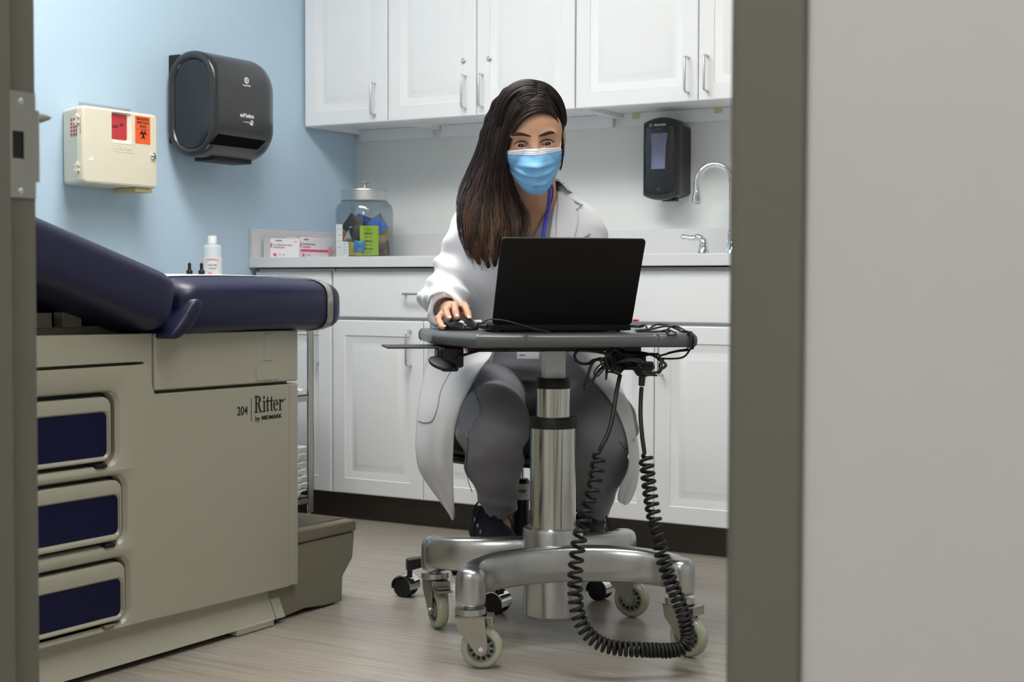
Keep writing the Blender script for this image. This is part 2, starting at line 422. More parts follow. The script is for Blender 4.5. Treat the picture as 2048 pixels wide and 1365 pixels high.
wall_cab(-2.349, -1.45, [-1.909], 'white wall cabinet above the black soap dispenser', [-1.942, -1.876])
def base_cab(x0, x1, dr, splits, label, hs, drh=True):
    t = thing('base_cabinet', label, 'cabinet', (x0, 4.63, 0), 0, 'white base cabinets under the counter')
    b = MB(); b.box(x0 + .001, x1 - .001, 4.051, 4.63, .098, .868); b.box(x0 + .001, x1 - .001, 4.11, 4.6, .002, .098)
    b.build('body', M_cab, t, smooth=0)
    d = MB(); raised(d, x0 + .002, x1 - .002, .702, .858, 4.03, False)
    # thermofoil drawer front: a plain slab with a softly stepped edge
    do = d.build('drawer', M_cab, t, smooth=20)
    if drh:
        c = (x0 + x1) / 2; uhandle('handle', (c - .066, 4.03, .783), (c + .066, 4.03, .783), (0, -1, 0), do)
    es = [x0] + list(splits) + [x1]
    for i in range(len(es) - 1):
        d = MB(); raised(d, es[i] + .0015, es[i + 1] - .0015, .097, .692, 4.03)
        do = d.build('door', M_cab, t, smooth=20)
        hx = hs[i]; uhandle('handle', (hx, 4.03, .545), (hx, 4.03, .66), (0, -1, 0), do)
base_cab(-3.488, -3.147, 1, [], 'narrow white base cabinet in the corner behind the exam table', [-3.205])
base_cab(-3.143, -2.388, 1, [-2.765], 'white base cabinet with wide drawer behind the seated woman', [-2.813, -2.717])
base_cab(-2.385, -1.45, 1, [-1.921], 'white sink base cabinet at the right under the faucet', [-1.965, -1.893], False)
ct = thing('countertop', 'light grey laminate countertop with backsplash above the base cabinets', 'countertop', (-2.4, 4.3, .87))
MB().box(-3.499, -1.3, 4.008, 4.62, .872, .908).build('worktop', M_count, ct, bevel=.002)
MB().box(-3.483, -1.3, 4.62, 4.64, .908, 1.008).build('backsplash', M_count, ct, bevel=.0015)
MB().box(-3.499, -3.484, 4.012, 4.64, .908, 1.01).build('side_splash', M_count, ct, bevel=.0015)
M_tape = mat('yellowed_masking_tape', (204, 204, 150), .7, var=.05)
for (px, py, lb) in ((1272, 230, 'yellowed masking tape square under the cabinet, left of the soap dispenser'), (1436, 218, 'yellowed masking tape square under the cabinet, above the faucet')):
    c = onY(px, py, 4.62); tag(MB().box(c.x - .014, c.x + .014, 4.6195, 4.6215, c.z - .014, c.z + .012).build('masking_tape', M_tape, smooth=0), lb, 'tape', 'tape squares under the wall cabinets')

# ------------------------------------------------------------------ faucet
fz = .908; fx, fy = -1.868, 4.5
fa = thing('faucet', 'chrome gooseneck faucet with a side lever on the counter', 'faucet', (fx, fy, fz))
b = MB(); b.lathe([(.027, 0), (.027, .006), (.021, .014), (.017, .05), (.014, .075), (.015, .08), (.013, .084), (0, .084)], (fx, fy, fz), 28)
b.build('base', M_chrome, fa)
zr = .908 + .235; R = .058; sxn = Vector((-.93, -.36, 0)).normalized()
pts = [Vector((fx, fy, fz + .08)), Vector((fx, fy, zr - .06)), Vector((fx, fy, zr))]
for i in range(1, 15):
    a = PI * 1.02 * i / 14; pts.append(Vector((fx, fy, zr)) + sxn * R * (1 - math.cos(a)) + Vector((0, 0, R * 1.15 * math.sin(a))))
tip = pts[-1]
b = MB(); b.tube(pts, .0105, 16); b.build('spout', M_chrome, fa, smooth=80)
b = MB(); b.lathe([(.0105, 0), (.011, -.02), (.015, -.04), (.0165, -.05), (.014, -.052), (.014, -.06), (0, -.06)], tip, 20); b.build('aerator', M_chrome, fa)
lx = onY(1407, 500, 4.5).x
b = MB(); b.lathe([(.026, 0), (.026, .005), (.02, .012), (.014, .04), (.013, .055), (.008, .062), (0, .063)], (lx, fy, fz), 24)
b.tube(cr([(lx, fy, fz + .05), (lx - .012, fy - .005, fz + .064), (lx - .035, fy - .012, fz + .062), (lx - .058, fy - .02, fz + .066), (lx - .072, fy - .024, fz + .066)], 5), [.011] * 8 + [.008] * 8 + [.0085, .009, .009, .008, .004], 12)
b.build('lever', M_chrome, fa, smooth=60)

# ------------------------------------------------------------------ soap dispenser on back wall
sd = thing('soap_dispenser', 'black wall-mounted soap dispenser with lavender window beside the faucet', 'soap dispenser', (-2.135, 4.64, 1.1))
sx0, sx1, sz0, sz1 = -2.207, -2.073, 1.105, 1.378
def domed(x0, x1, z0, z1, bulge, side=0, n=10):
    pts = []
    for i in range(n + 1):
        u = i / n; pts.append((x0 + (x1 - x0) * u, z0 - bulge * (1 - (2 * u - 1) ** 2) + 0))
    for i in range(n + 1):
        u = i / n; v = 1 - u; pts.append((x1 - (x1 - x0) * u, z1 + bulge * (1 - (2 * v - 1) ** 2)))
    return pts
fn = lambda u, v, d: Vector((u, d, v))
b = MB()
P_ = domed(sx0 + .006, sx1 - .004, sz0 + .018, sz1 - .028, .014)
b.prism(P_, fn, 4.64, 4.555); b.build('back_body', M_black, sd, bevel=.008, seg=3)
b = MB()
fp = [(x + .006 * math.cos((z - sz0) / (sz1 - sz0) * PI - PI / 2) * (-1 if x > (sx0 + sx1) / 2 else 1), z) for x, z in domed(sx0, sx1, sz0 + .012, sz1 - .014, .016, n=12)]
rings = []
for (ins, yy) in ((0, 4.56), (0, 4.535), (.003, 4.526), (.010, 4.519), (.02, 4.517)):
    cx_, cz_ = (sx0 + sx1) / 2, (sz0 + sz1) / 2
    rings.append([Vector((cx_ + (x - cx_) * (1 - ins / .067), yy, cz_ + (z - cz_) * (1 - ins / .13))) for x, z in fp])
b.loft(rings); b.build('front_cover', M_blackg, sd, smooth=50)
wxc = (sx0 + sx1) / 2 - .002
wp = [(wxc - .030, 1.325), (wxc - .026, 1.28), (wxc - .027, 1.205), (wxc + .024, 1.205), (wxc + .026, 1.28), (wxc + .033, 1.325)]
wp = [(wxc + (x - wxc) , z) for x, z in wp]
MB().prism(wp, fn, 4.518, 4.5155).build('window', M_soapwin, sd, bevel=.001)
Mt = frameM((wxc + .004, 4.5162, 1.352), (1, 0, 0), (0, 0, 1))
text('PROVON', .0105, Mt, M_whiteink, sd, ext=.0002, off=.0002)
k = MB(); k.tube([Vector((wxc - .030 + .0045 * math.cos(a), 4.516, 1.353 + .0045 * math.sin(a))) for a in [i * PI / 7 for i in range(14)]], .0009, 5, closed=True); k.build('ring_mark', M_whiteink, sd)
text('LTX', .009, frameM((wxc, 4.5162, 1.339), (1, 0, 0), (0, 0, 1)), M_greyink, sd, ext=.0002)
k = MB()
for a in (90, 210, 330): k.cyl((wxc + .0035 * math.cos(math.radians(a)), 4.5165, 1.137 + .0035 * math.sin(math.radians(a))), (wxc + .0035 * math.cos(math.radians(a)), 4.5160, 1.137 + .0035 * math.sin(math.radians(a))), .003, n=12)
k.build('drip_mark', mat('dim_grey_print', (52, 56, 66), .5), sd)
MB().box(wxc + .0, wxc + .05, 4.545, 4.575, 1.098, 1.108).build('nozzle_tray', M_rubber, sd, bevel=.003)

# ------------------------------------------------------------------ sharps container cabinet
shx = -3.362
sc_ = thing('sharps_container', 'ivory locked sharps container cabinet on the blue wall', 'sharps container', (-3.43, 3.27, 1.11))
y0, y1, z0, z1 = 3.117, 3.425, 1.113, 1.344
b = MB(); b.loft([[Vector((x, y, z)) for y, z in ((a, z0), (c, z0), (c, z1), (a, z1))] for x, a, c in ((-3.499, y0 + .044, y1 - .02), (-3.385, y0 + .004, y1 - .004))]); b.build('body', M_ivory, sc_, bevel=.012, seg=3)
b = MB()
# door: shell with a recessed window
fnx = lambda u, v, d: Vector((d, u, v))
def onF(px, py): p = onX(px, py, shx); return p.y, p.z
wy0, wz1 = onF(226, 226); wy1, _ = onF(258, 232); _, wz0 = onF(226, 278)
out = rrect(y0, y1, z0, z1, .014, 5); inn = rrect(wy0 - .006, wy1 + .012, wz0 - .01, wz1 + .004, .008, 5); in2 = rrect(wy0, wy1, wz0, wz1, .007, 5)
b.loft([[Vector((-3.388, y, z)) for y, z in out], [Vector((shx - .008, y, z)) for y, z in out],
        [Vector((shx - .002, y, z)) for y, z in rrect(y0 + .003, y1 - .003, z0 + .003, z1 - .003, .012, 5)],
        [Vector((shx, y, z)) for y, z in rrect(y0 + .008, y1 - .008, z0 + .008, z1 - .008, .01, 5)],
        [Vector((shx, y, z)) for y, z in inn], [Vector((shx - .008, y, z)) for y, z in in2], [Vector((-3.388, y, z)) for y, z in in2]], cap=False)
dr = b.build('door', M_ivory, sc_, smooth=14)
MB().prism(rrect(wy0 - .002, wy1 + .002, wz0 - .002, wz1 + .002, .007), fnx, -3.384, shx - .010).build('red_window', M_red, dr)
text('Tetra  for', .016, frameM((shx - .0095, (wy0 + wy1) / 2 - .004, (wz0 + wz1) / 2 + .004), (0, 1, .25), (0, -.25, 1)), M_ink, dr, 'handwriting', .8)
oy0, oz1 = onF(270, 231); oy1, _ = onF(300, 236); _, oz0 = onF(268, 286)
MB().prism([(oy0, oz0), (oy1, oz0), (oy1, oz1), (oy0, oz1)], fnx, shx, shx + .0008).build('biohazard_sticker', M_orange, dr, smooth=0)
oyc = (oy0 + oy1) / 2
for i, t_ in enumerate(('BIOHAZARD', 'INFECTIOUS', 'WASTE')):
    text(t_, .0115, frameM((shx + .0009, oyc, oz1 - .009 - .0115 * i), (0, 1, 0), (0, 0, 1)), M_ink, dr, sx=.78, off=.0003)
k = MB(); k.prism([(oy0 + .004, oz1 - .041), (oy1 - .004, oz1 - .041), (oy1 - .004, oz1 - .0402), (oy0 + .004, oz1 - .0402)], fnx, shx + .0008, shx + .0012)
# biohazard trefoil
bc = Vector((shx + .0011, oyc + .002, oz0 + .030)); S_ = .0135
def ringarc(c, ra, w, a0, a1, n=20):
    L1 = []; L2 = []
    for i in range(n + 1):
        a = a0 + (a1 - a0) * i / n; ww = w * math.sin(PI * i / n) ** .6 + .0002
        for Ls, rr in ((L1, ra + ww / 2), (L2, ra - ww / 2)): Ls.append(Vector((c.x, c.y + rr * math.cos(a), c.z + rr * math.sin(a))))
    L3 = [p + Vector((.0002, 0, 0)) for p in L1]; L4 = [p + Vector((.0002, 0, 0)) for p in L2]
    k.loft([L1, L2, L4, L3], closed=False, cap=False)
for a in (90, 210, 330):
    a = math.radians(a); cc = bc + Vector((0, math.cos(a), math.sin(a))) * S_ * .72
    ringarc(cc, S_ * .62, .0040, a + .45, a + 2 * PI - .45)
ringarc(bc, S_ * .62, .0022, 0, 2 * PI - .01, 24)
k.build('biohazard_symbol', M_ink, dr, smooth=0)
lyc = onX(305, 313, shx)
k = MB(); k.lathe([(0, .010), (.007, .0095), (.0105, .006), (.0115, 0), (0, 0)], (shx, lyc.y, lyc.z), 22, (1, 0, 0)); k.box(shx + .009, shx + .0105, lyc.y - .0008, lyc.y + .0008, lyc.z - .005, lyc.z + .005); k.build('key_lock', M_chrome, dr)
e0 = onX(248, 296, shx)
k = MB(); ep = rrect(e0.y - .046, e0.y + .046, e0.z - .013, e0.z + .012, .006)
k.tube([Vector((shx, y, z)) for y, z in ep], .0009, 5, closed=True); k.build('embossed_border', M_ivory, dr)
text('Covidien', .020, frameM((shx, e0.y, e0.z), (0, 1, 0), (0, 0, 1)), M_ivory, dr, 'embossed_lettering', ext=.0011)
w0 = onX(182, 316, shx)
MB().prism([(w0.y - .012, w0.z - .007), (w0.y + .008, w0.z - .006), (w0.y + .008, w0.z + .009)], fnx, shx, shx + .0006).build('label_residue', M_paper, dr, smooth=0)
# side vent on the near end (the end wall slants back to the wall)
sy = lambda x: y0 + .004 + .040 * (-3.385 - x) / .114
def onSide(px, py):
    x = -3.43
    for _ in range(12): x = onY(px, py, sy(x)).x
    return x, onY(px, py, sy(x)).z
vx0, vz0 = onSide(141, 274); vx1, vz1 = onSide(161, 233)
vent = lambda u, v, d: Vector((u, sy(u) - d, v))
MB().prism(rrect(vx0, vx1, vz0, vz1, .006), vent, -.002, .0004).build('vent_opening', M_red, sc_)
k = MB()
for i in range(1, 4): x = vx0 + (vx1 - vx0) * i / 4; k.prism([(x - .0018, vz0), (x + .0018, vz0), (x + .0018, vz1), (x - .0018, vz1)], vent, 0, .0014)
for i in range(1, 5): z = vz0 + (vz1 - vz0) * i / 5; k.prism([(vx0, z - .0014), (vx1, z - .0014), (vx1, z + .0014), (vx0, z + .0014)], vent, 0, .0014)
k.build('vent_grille', M_ivory, sc_, smooth=0)
for zz in (onY(168, 238, y0).z, onY(165, 335, y0).z):
    k = MB(); k.cyl((-3.388, y0 - .001, zz - .018), (-3.388, y0 - .001, zz + .018), .005, n=12)
    k.box(-3.398, -3.376, y0 - .006, y0 + .003, zz - .012, zz - .003); k.box(-3.398, -3.376, y0 - .006, y0 + .003, zz + .004, zz + .012); k.build('hinge', M_ivory, sc_, bevel=.001)
MB().box(-3.47, -3.375, y1 - .085, y1 - .012, z0 - .014, z0 - .001).build('bottom_latch', mat('tan_abs', (206, 188, 140), .5), sc_, bevel=.002)
MB().box(-3.46, -3.455, 3.19, 3.40, z1 - .01, z1 + .022).build('clear_flap', glassy('hazy_clear_sheet', (240, 240, 244), .25, .3), sc_, smooth=0)

# ------------------------------------------------------------------ paper towel dispenser
td = thing('paper_towel_dispenser', 'smoked black paper towel dispenser on the blue wall', 'paper towel dispenser', (-3.38, 3.74, 1.22))
TX0, TX1, TY0, TY1, TZ0, TZ1 = -3.486, -3.278, 3.592, 3.945, 1.228, 1.572
def stad(cx, cz, w, h, r, n=10): return rrect(cx - w / 2, cx + w / 2, cz - h / 2, cz + h / 2, r, n)
cx_, cz_ = (TX0 + TX1) / 2, (TZ0 + TZ1) / 2; w_, h_ = TX1 - TX0, TZ1 - TZ0
b = MB(); rings = []
for y, k in ((TY0 + .004, .016), (TY0, .022), (TY0, .012), (TY0 + .004, .004), (TY0 + .014, 0), (TY1 - .10, 0)):
    pass
def rg(y, sw, sh, dz=0): 
    ww, hh = w_ * sw, h_ * sh
    return [Vector((x, y, z)) for x, z in stad(cx_, cz_ + dz, ww, hh, min(ww, hh) * .48)]
# end rim (ring), then body; far end rounds over
ins = lambda y, i: [Vector((x, y, z)) for x, z in stad(cx_, cz_, w_ - 2 * i, h_ - 2 * i, (w_ - 2 * i) * .48)]
rings = [ins(TY0 + .02, .030), ins(TY0 + .012, .027), ins(TY0 + .002, .022), ins(TY0, .016), ins(TY0 + .002, .006), ins(TY0 + .010, 0), ins(TY0 + .03, 0)]
for a in np.linspace(0, 1, 10):
    r = .105; y = TY1 - r + r * math.sin(a * PI / 2); i = r * (1 - math.cos(a * PI / 2))
    ww = w_ - i * .9; hh = h_ - 2 * i
    rings.append([Vector((x, y, z)) for x, z in rrect(TX0, TX0 + ww, cz_ - hh / 2, cz_ + hh / 2, min(ww, hh) * .46, 10)])
b.loft(rings); bd = b.build('housing', M_disp, td, smooth=50)
b = MB(); b.prism([(x, z) for x, z in stad(cx_, cz_, w_ - .056, h_ - .056, (w_ - .056) * .48)], lambda u, v, d: Vector((u, d, v)), TY0 + .010, TY0 + .013); b.build('side_window', M_smoke, td)
MB().box(cx_ - .055, cx_ + .02, TY0 + .014, TY0 + .0185, cz_ - .03, cz_ + .03).build('inner_roll', mat('blue_roll_core', (40, 60, 140), .5, var=.3, vscale=20), td, bevel=.01, seg=3)
MB().box(-3.499, -3.45, TY0 + .022, TY1 - .05, TZ0 + .05, TZ1 - .004).build('wall_mount', M_black, td, bevel=.004)
# outlet slot on the front near the bottom
def tdF(px, py): p = onX(px, py, TX1); return p.y, p.z
q = [tdF(438, 268), tdF(533, 282), tdF(523, 299), tdF(430, 288)]
fz_ = lambda u, v, d: Vector((TX1 - .001 + d - max(0, 1.33 - v) ** 2 * 5.0, u, v))
b = MB(); b.prism(q, fz_, -.012, .0065); b.build('outlet_slot', mat('slot_black', (5, 5, 6), .9, spec=.1), td, bevel=.002)
MB().box(-3.43, -3.35, TY0 + .07, TY1 - .09, TZ0 - .008, TZ0 + .004).build('tear_bar', M_rubber, td, bevel=.002)
c = onX(494, 161, TX1 + .002)
k = MB(); k.cyl((TX1 - .0005, c.y, c.z), (TX1 + .001, c.y, c.z), .0105, n=24); k.build('round_logo', M_whiteink, td)
text('G', .014, frameM((TX1 + .0012, c.y, c.z), (0, 1, 0), (0, 0, 1)), M_ink, td, 'lettering', off=.0003)
text('Georgia-Pacific', .0075, frameM((TX1 + .0005, c.y, c.z - .0165), (0, 1, 0), (0, 0, 1)), M_whiteink, td, sx=.85, off=.0002)
c = onX(494, 232, TX1)
text('enMotion', .0185, frameM((TX1 + .0006, c.y, c.z), (0, 1, 0), (0, 0, 1)), M_whiteink, td, off=.0006, sx=.95)
k = MB(); hc = onX(500, 246, TX1)
k.loft([[Vector((TX1 + d, hc.y + a, hc.z + z)) for a, z in ((-.034, .001), (-.012, .0025), (-.003, -.002), (.004, -.008), (.012, -.008), (.016, .002), (.013, .010), (.010, .010), (.012, 0), (.008, -.003), (.007, .009), (.004, .009), (.004, -.002), (-.002, .003), (-.012, -.0005), (-.034, 0))] for d in (-.001, .0008)])
k.build('hand_logo', M_whiteink, td, smooth=0)
# ================================================================== EXAM TABLE
et = thing('exam_table', 'beige exam table with navy padded top and blue-fronted side drawers', 'exam table', (-2.62, 2.05, 0))
PX = -2.28
fX = lambda u, v, d: Vector((d, u, v))
MB().box(-2.95, -2.312, 1.32, 2.785, .10, .70).build('core', M_beige_d, et, smooth=0)
pn = MB()
pn.prism([(2.26, .092), (2.756, .084), (2.756, .573), (2.309, .576), (2.284, .641), (2.26, .641)], fX, -2.31, PX)
holes = [(.424, .641, .435, .588, 2.204), (.255, .424, .269, .412, 2.224), (.092, .255, .101, .2385, 2.232)]
for c0, c1, h0, h1, yr in holes:
    def outr(): 
        pts = rrect(1.36, yr, h0, h1, .03, 6); n = 7; cs = [(2.26, c1), (1.32, c1), (1.32, c0), (2.26, c0)]
        return [cs[i // n] for i in range(len(pts))]
    rr = [(outr(), PX), (rrect(1.36 - .02, yr + .02, h0 - .009, h1 + .009, .04, 6), PX), (rrect(1.36 - .008, yr + .008, h0 - .004, h1 + .004, .034, 6), PX - .003),
          (rrect(1.36, yr, h0, h1, .03, 6), PX - .011), (rrect(1.36, yr, h0, h1, .03, 6), -2.31)]
    pn.loft([[Vector((d, y, z)) for y, z in ring] for ring, d in rr], cap=False)
pn.build('side_panel', M_beige, et, smooth=30)
MB().box(-2.3118, -2.311, 1.34, 2.25, .1, .6).build('drawer_recess', M_rubber, et, smooth=0)
MB().prism([(2.759, .083), (2.79, .081), (2.79, .574), (2.759, .573)], fX, -2.94, PX + .001).build('end_trim', M_beige, et, bevel=.006, seg=3)
# drawers
for i, (h0, h1, yr, n0, n1, ny) in enumerate([(.444, .579, 2.192, .455, .546, 2.181), (.277, .404, 2.213, .291, .372, 2.203), (.108, .231, 2.221, .119, .195, 2.209)]):
    d = MB()
    o_ = lambda i_, r_: rrect(1.37 + i_, yr - i_, h0 + i_ * .5, h1 - i_ * .5, r_, 6)
    nn = lambda e, r_: rrect(1.40 - e, ny + e, n0 - e, n1 + e, r_, 6)
    X0 = PX + (.002 if i else -.006)
    d.loft([[Vector((x, y, z)) for y, z in ring] for ring, x in ((o_(0, .024), -2.309), (o_(0, .024), X0 - .006), (o_(.003, .022), X0 - .001), (o_(.008, .02), X0), (nn(.004, .014), X0 - .001), (nn(0, .012), X0 - .006))])
    do = d.build('drawer', M_beige, et, smooth=40)
    p_ = MB(); p_.prism(nn(0, .012), fX, X0 - .0065, X0 - .0045); p_.build('navy_panel', M_navyp, do, smooth=0)
    k = MB(); yk = yr - .035 - .012 * (i == 2); k.box(PX - .012, PX + .003, yk - .014, yk + .014, h0 - .012, h0 - .004)
    k.build('drawer_stop', M_rubber if i < 2 else M_beige_d, et, bevel=.002)
# upper shell
MB().prism([(2.309, .583), (2.79, .579), (2.79, .702), (2.311, .706)], fX, -2.94, PX).build('upper_shell', M_beige, et, bevel=.004)
k = MB(); k.prism([(1.32, .646), (2.282, .646), (2.3085, .584), (2.3085, .706), (1.32, .716)], fX, -2.94, PX - .006); k.build('upper_shell', M_beige, et, bevel=.002)
k = MB(); k.box(-2.9, -2.38, 1.34, 2.30, .705, .722); k.box(-2.86, -2.40, 1.36, 2.10, .722, .75); 
for yy in (1.98, 2.06, 2.14): k.box(-2.40, -2.37, yy, yy + .05, .72, .752)
k.build('lift_mechanism', M_beige_d, et, bevel=.002)
q0, q1 = onX(512, 766, PX), onX(558, 728, PX)
MB().prism(rrect(q0.y, q1.y, q0.z + .004, q1.z, .007), fX, PX - .002, PX + .0022).build('cover_plate', M_beige, et, bevel=.001)
q0, q1 = onX(528, 722, PX), onX(543, 668, PX)
MB().prism(rrect(q0.y, q1.y, q0.z, q1.z, .003), fX, PX - .002, PX + .0016).build('slot_cover', M_beige, et, bevel=.001)
# skirt
sk = MB(); prof = [(-2.286, .101), (-2.284, .097), (-2.300, .078), (-2.299, .066), (-2.276, .014), (-2.31, .014), (-2.33, .05), (-2.33, .101)]
sk.loft([[Vector((x, y, z)) for x, z in prof] for y in (1.32, 2.70)]); 
sk.loft([[Vector((x, y, z)) for x, z in prof] for y in (2.703, 2.735)])
sk.build('skirt', M_beige, et, smooth=25)
sk = MB(); sk.box(-2.92, -2.34, 1.36, 2.72, .0, .1); sk.build('base', M_rubber, et, smooth=0)
MB().box(-2.30, -2.272, 2.56, 2.69, .001, .018).build('foot_plate', M_beige, et, bevel=.003)
# pull-out step
st = MB(); st.prism([(2.70, .03), (2.76, .006), (2.84, .012), (2.91, .004), (2.985, .004), (2.988, .066), (3.03, .108), (3.038, .176), (2.70, .176)], fX, -2.92, -2.296)
so = st.build('step', M_beige_d, et, bevel=.006, seg=3)
st = MB(); st.prism([(2.70, .177), (3.040, .177), (3.040, .200), (3.030, .208), (2.70, .212)], fX, -2.925, -2.292); st.build('tread', M_tread, so, bevel=.007, seg=3)
st = MB()
for i in range(60): y = 2.79 + i * .004; st.box(-2.90, -2.32, y, y + .0018, .2085, .2112 - (.001 if i > 56 else 0))
st.build('tread_ribs', M_tread, so, smooth=0)
# upholstery
def psec(y, z, ang, k, W0, W1, T, grow=0, nseg=44, crown=.010):
    ring = []; hw = (W1 - W0) / 2 - .05 * (1 - k) + grow; hh = T / 2 * (.28 + .72 * k) + grow
    for i in range(nseg):
        a = 2 * PI * i / nseg; c, s = math.cos(a), math.sin(a)
        u = hw * (abs(c) ** .20) * (1 if c > 0 else -1); v = hh * (abs(s) ** .45) * (1 if s > 0 else -1)
        if v > 0: v += crown * (1 - (u / hw) ** 2)
        ring.append(Vector(((W0 + W1) / 2 + u, y - v * math.sin(ang), z + v * math.cos(ang))))
    return ring
def cushion(name, secs, W0, W1, T, grow=0):
    mb = MB(); mb.loft([psec(y, z, ang, k, W0, W1, T) for (y, z, ang, k) in secs]); return mb.build(name, M_navy, et, smooth=80, subsurf=1)
def tap(t, e=.09):
    d = min(t, 1 - t)
    return 1 if d > e else math.sqrt(max(0, 1 - (1 - d / e) ** 2))
secs = []
for i in range(41):
    t = i / 40; secs.append((2.345 + t * (2.935 - 2.345), .758 + .006 * math.sin(PI * t), 0, max(.02, tap(t, .10))))
cushion('seat_cushion', secs, -2.955, -2.236, .125)
secs = []; A = math.radians(17)
for i in range(41):
    t = i / 40; l = t * .96; secs.append((2.352 - l * math.cos(A), .760 + l * math.sin(A), -A, max(.02, tap(t, .055))))
cushion('back_cushion', secs, -2.955, -2.232, .138)
fb = MB(); base = [onX(386, 601, -2.232), onX(402, 603, -2.228), onX(402, 618, -2.230), onX(384, 652, -2.234), onX(358, 676, -2.238), onX(340, 674, -2.238), onX(362, 640, -2.234)]
ring = cr(base, 5, True); cen = sum(ring, Vector()) / len(ring)
fb.loft([[p + Vector((-.07, 0, 0)) for p in ring], ring, [cen + (p - cen) * .93 + Vector((.003, 0, 0)) for p in ring], [cen + (p - cen) * .6 + Vector((.006, 0, 0)) for p in ring]])
fb.build('hinge_fold', M_navy, et, smooth=80)
# clear vinyl foot cover: a thin band gripping the pad near its foot end
rings = []
for y in (2.846, 2.850, 2.863, 2.867):
    t = (y - 2.345) / .59; rings.append(psec(y, .758 + .006 * math.sin(PI * t), 0, tap(t, .10), -2.955, -2.236, .125, .0022))
b = MB(); b.loft(rings, cap=False); b.build('clear_strap', mat('grey_clear_strap', (128, 128, 116), .12, var=.45, vscale=45, coat=.8), et, smooth=80, solid=.0015)
# logo
def TS(px, py): return onX(px, py, PX)
c = TS(538, 812)
# serif wordmark drawn in unit coordinates (capital height 1)
wm_ = MB(); qa, qb = TS(508.5, 812), TS(566, 812); SX = (qb.y - qa.y) / 2.9; SZ = .0395; zb_ = TS(512, 826).z
LF = lambda u, v, d: Vector((PX + .0004 + d, qa.y + u * SX, zb_ + v * SZ))
def lp_(pts): wm_.prism(pts, LF, 0, .0005)
def lr(x0, x1, y0, y1): lp_([(x0, y0), (x1, y0), (x1, y1), (x0, y1)])
def la(cx, cy, rx, ry, ix, iy, a0, a1, n=16):
    A_ = [math.radians(a0 + (a1 - a0) * i / n) for i in range(n + 1)]
    for a_, b_ in zip(A_, A_[1:]): lp_([(cx + ix * math.cos(a_), cy + iy * math.sin(a_)), (cx + rx * math.cos(a_), cy + ry * math.sin(a_)), (cx + rx * math.cos(b_), cy + ry * math.sin(b_)), (cx + ix * math.cos(b_), cy + iy * math.sin(b_))])
lr(.10, .25, 0, 1); lr(0, .3, .955, 1); lr(0, .38, 0, .045); la(.30, .755, .33, .245, .16, .20, -90, 90); lr(.25, .31, .51, .555); lr(.25, .31, .955, 1)
lp_([(.34, .53), (.49, .50), (.62, .14), (.70, .05), (.80, .05), (.80, 0), (.62, 0), (.50, .06), (.44, .2)])
lr(.91, 1.05, 0, .66); lr(.81, .92, .61, .66); lr(.81, 1.14, 0, .045); la(.95, .86, .085, .10, 0, 0, 0, 360, 12)
for o_ in (0, .38):
    lp_([(1.24 + o_, .07), (1.38 + o_, .07), (1.38 + o_, .90), (1.34 + o_, .90), (1.24 + o_, .72)]); lr(1.12 + o_, 1.50 + o_, .60, .655); la(1.36 + o_, .12, .12, .12, .05, .06, 180, 330, 8)
la(2.13, .33, .25, .345, .115, .295, 0, 318, 22); lr(2.0, 2.37, .35, .395)
lr(2.52, 2.66, 0, .66); lr(2.43, 2.53, .61, .66); lr(2.43, 2.77, 0, .045); la(2.82, .55, .085, .09, 0, 0, 0, 360, 12); la(2.78, .46, .14, .19, .10, .15, 90, 170, 6)
la(3.04, .62, .06, .07, 0, 0, 0, 360, 10)
wm_.build('lettering', M_ink, et, smooth=0)
c = TS(484.5, 823); text('204', .029, frameM((PX + .0008, c.y, c.z), (0, 1, 0), (0, 0, 1)), M_ink, et, sx=.85, off=.0001)
q0, q1 = TS(502.5, 843), TS(502.5, 797); MB().box(PX, PX + .0008, q0.y - .0008, q0.y + .0008, q0.z, q1.z).build('divider_mark', M_seam, et, smooth=0)
c = TS(514.5, 838); text('by', .017, frameM((PX + .0008, c.y, c.z), (0, 1, 0), (0, 0, 1)), M_ink, et, off=.0001)
c = TS(543, 834.5); text('MIDMARK', .0130, frameM((PX + .0008, c.y, c.z), (0, 1, 0), (0, 0, 1)), M_ink, et, off=.0003, sx=1.25)
# exam paper
pp = MB(); rows = []
for y, z in [(2.24 + .02 * i_, .8325) for i_ in range(28)]:
    row = []
    for i in range(25):
        u = -1 + 2 * i / 24; row.append(Vector((-2.60 + .262 * u, y, z + .002 * math.sin(u * 9 + y * 17) * .5 - .012 * max(0, abs(u) - .85) * 4)))
    rows.append(row)
ct_ = wtree(*[o for o in kids(et) if o.name.startswith(('seat_cushion', 'back_cushion', 'clear_strap'))])
for row in rows:
    for i, p in enumerate(row):
        zm = p.z
        for dx in (-.012, 0, .012):
            for dy in (-.03, -.015, 0, .015, .03):
                h_ = ct_.ray_cast(Vector((p.x + dx, p.y + dy, 1.3)), Vector((0, 0, -1)))
                if h_[0] is not None: zm = max(zm, h_[0].z + .0014)
        row[i] = Vector((p.x, p.y, zm))
pp.loft(rows, closed=False, cap=False)
tag(pp.build('exam_table_paper', M_paper, smooth=180, solid=.0006), 'strip of white paper laid over the navy exam table pad', 'paper')

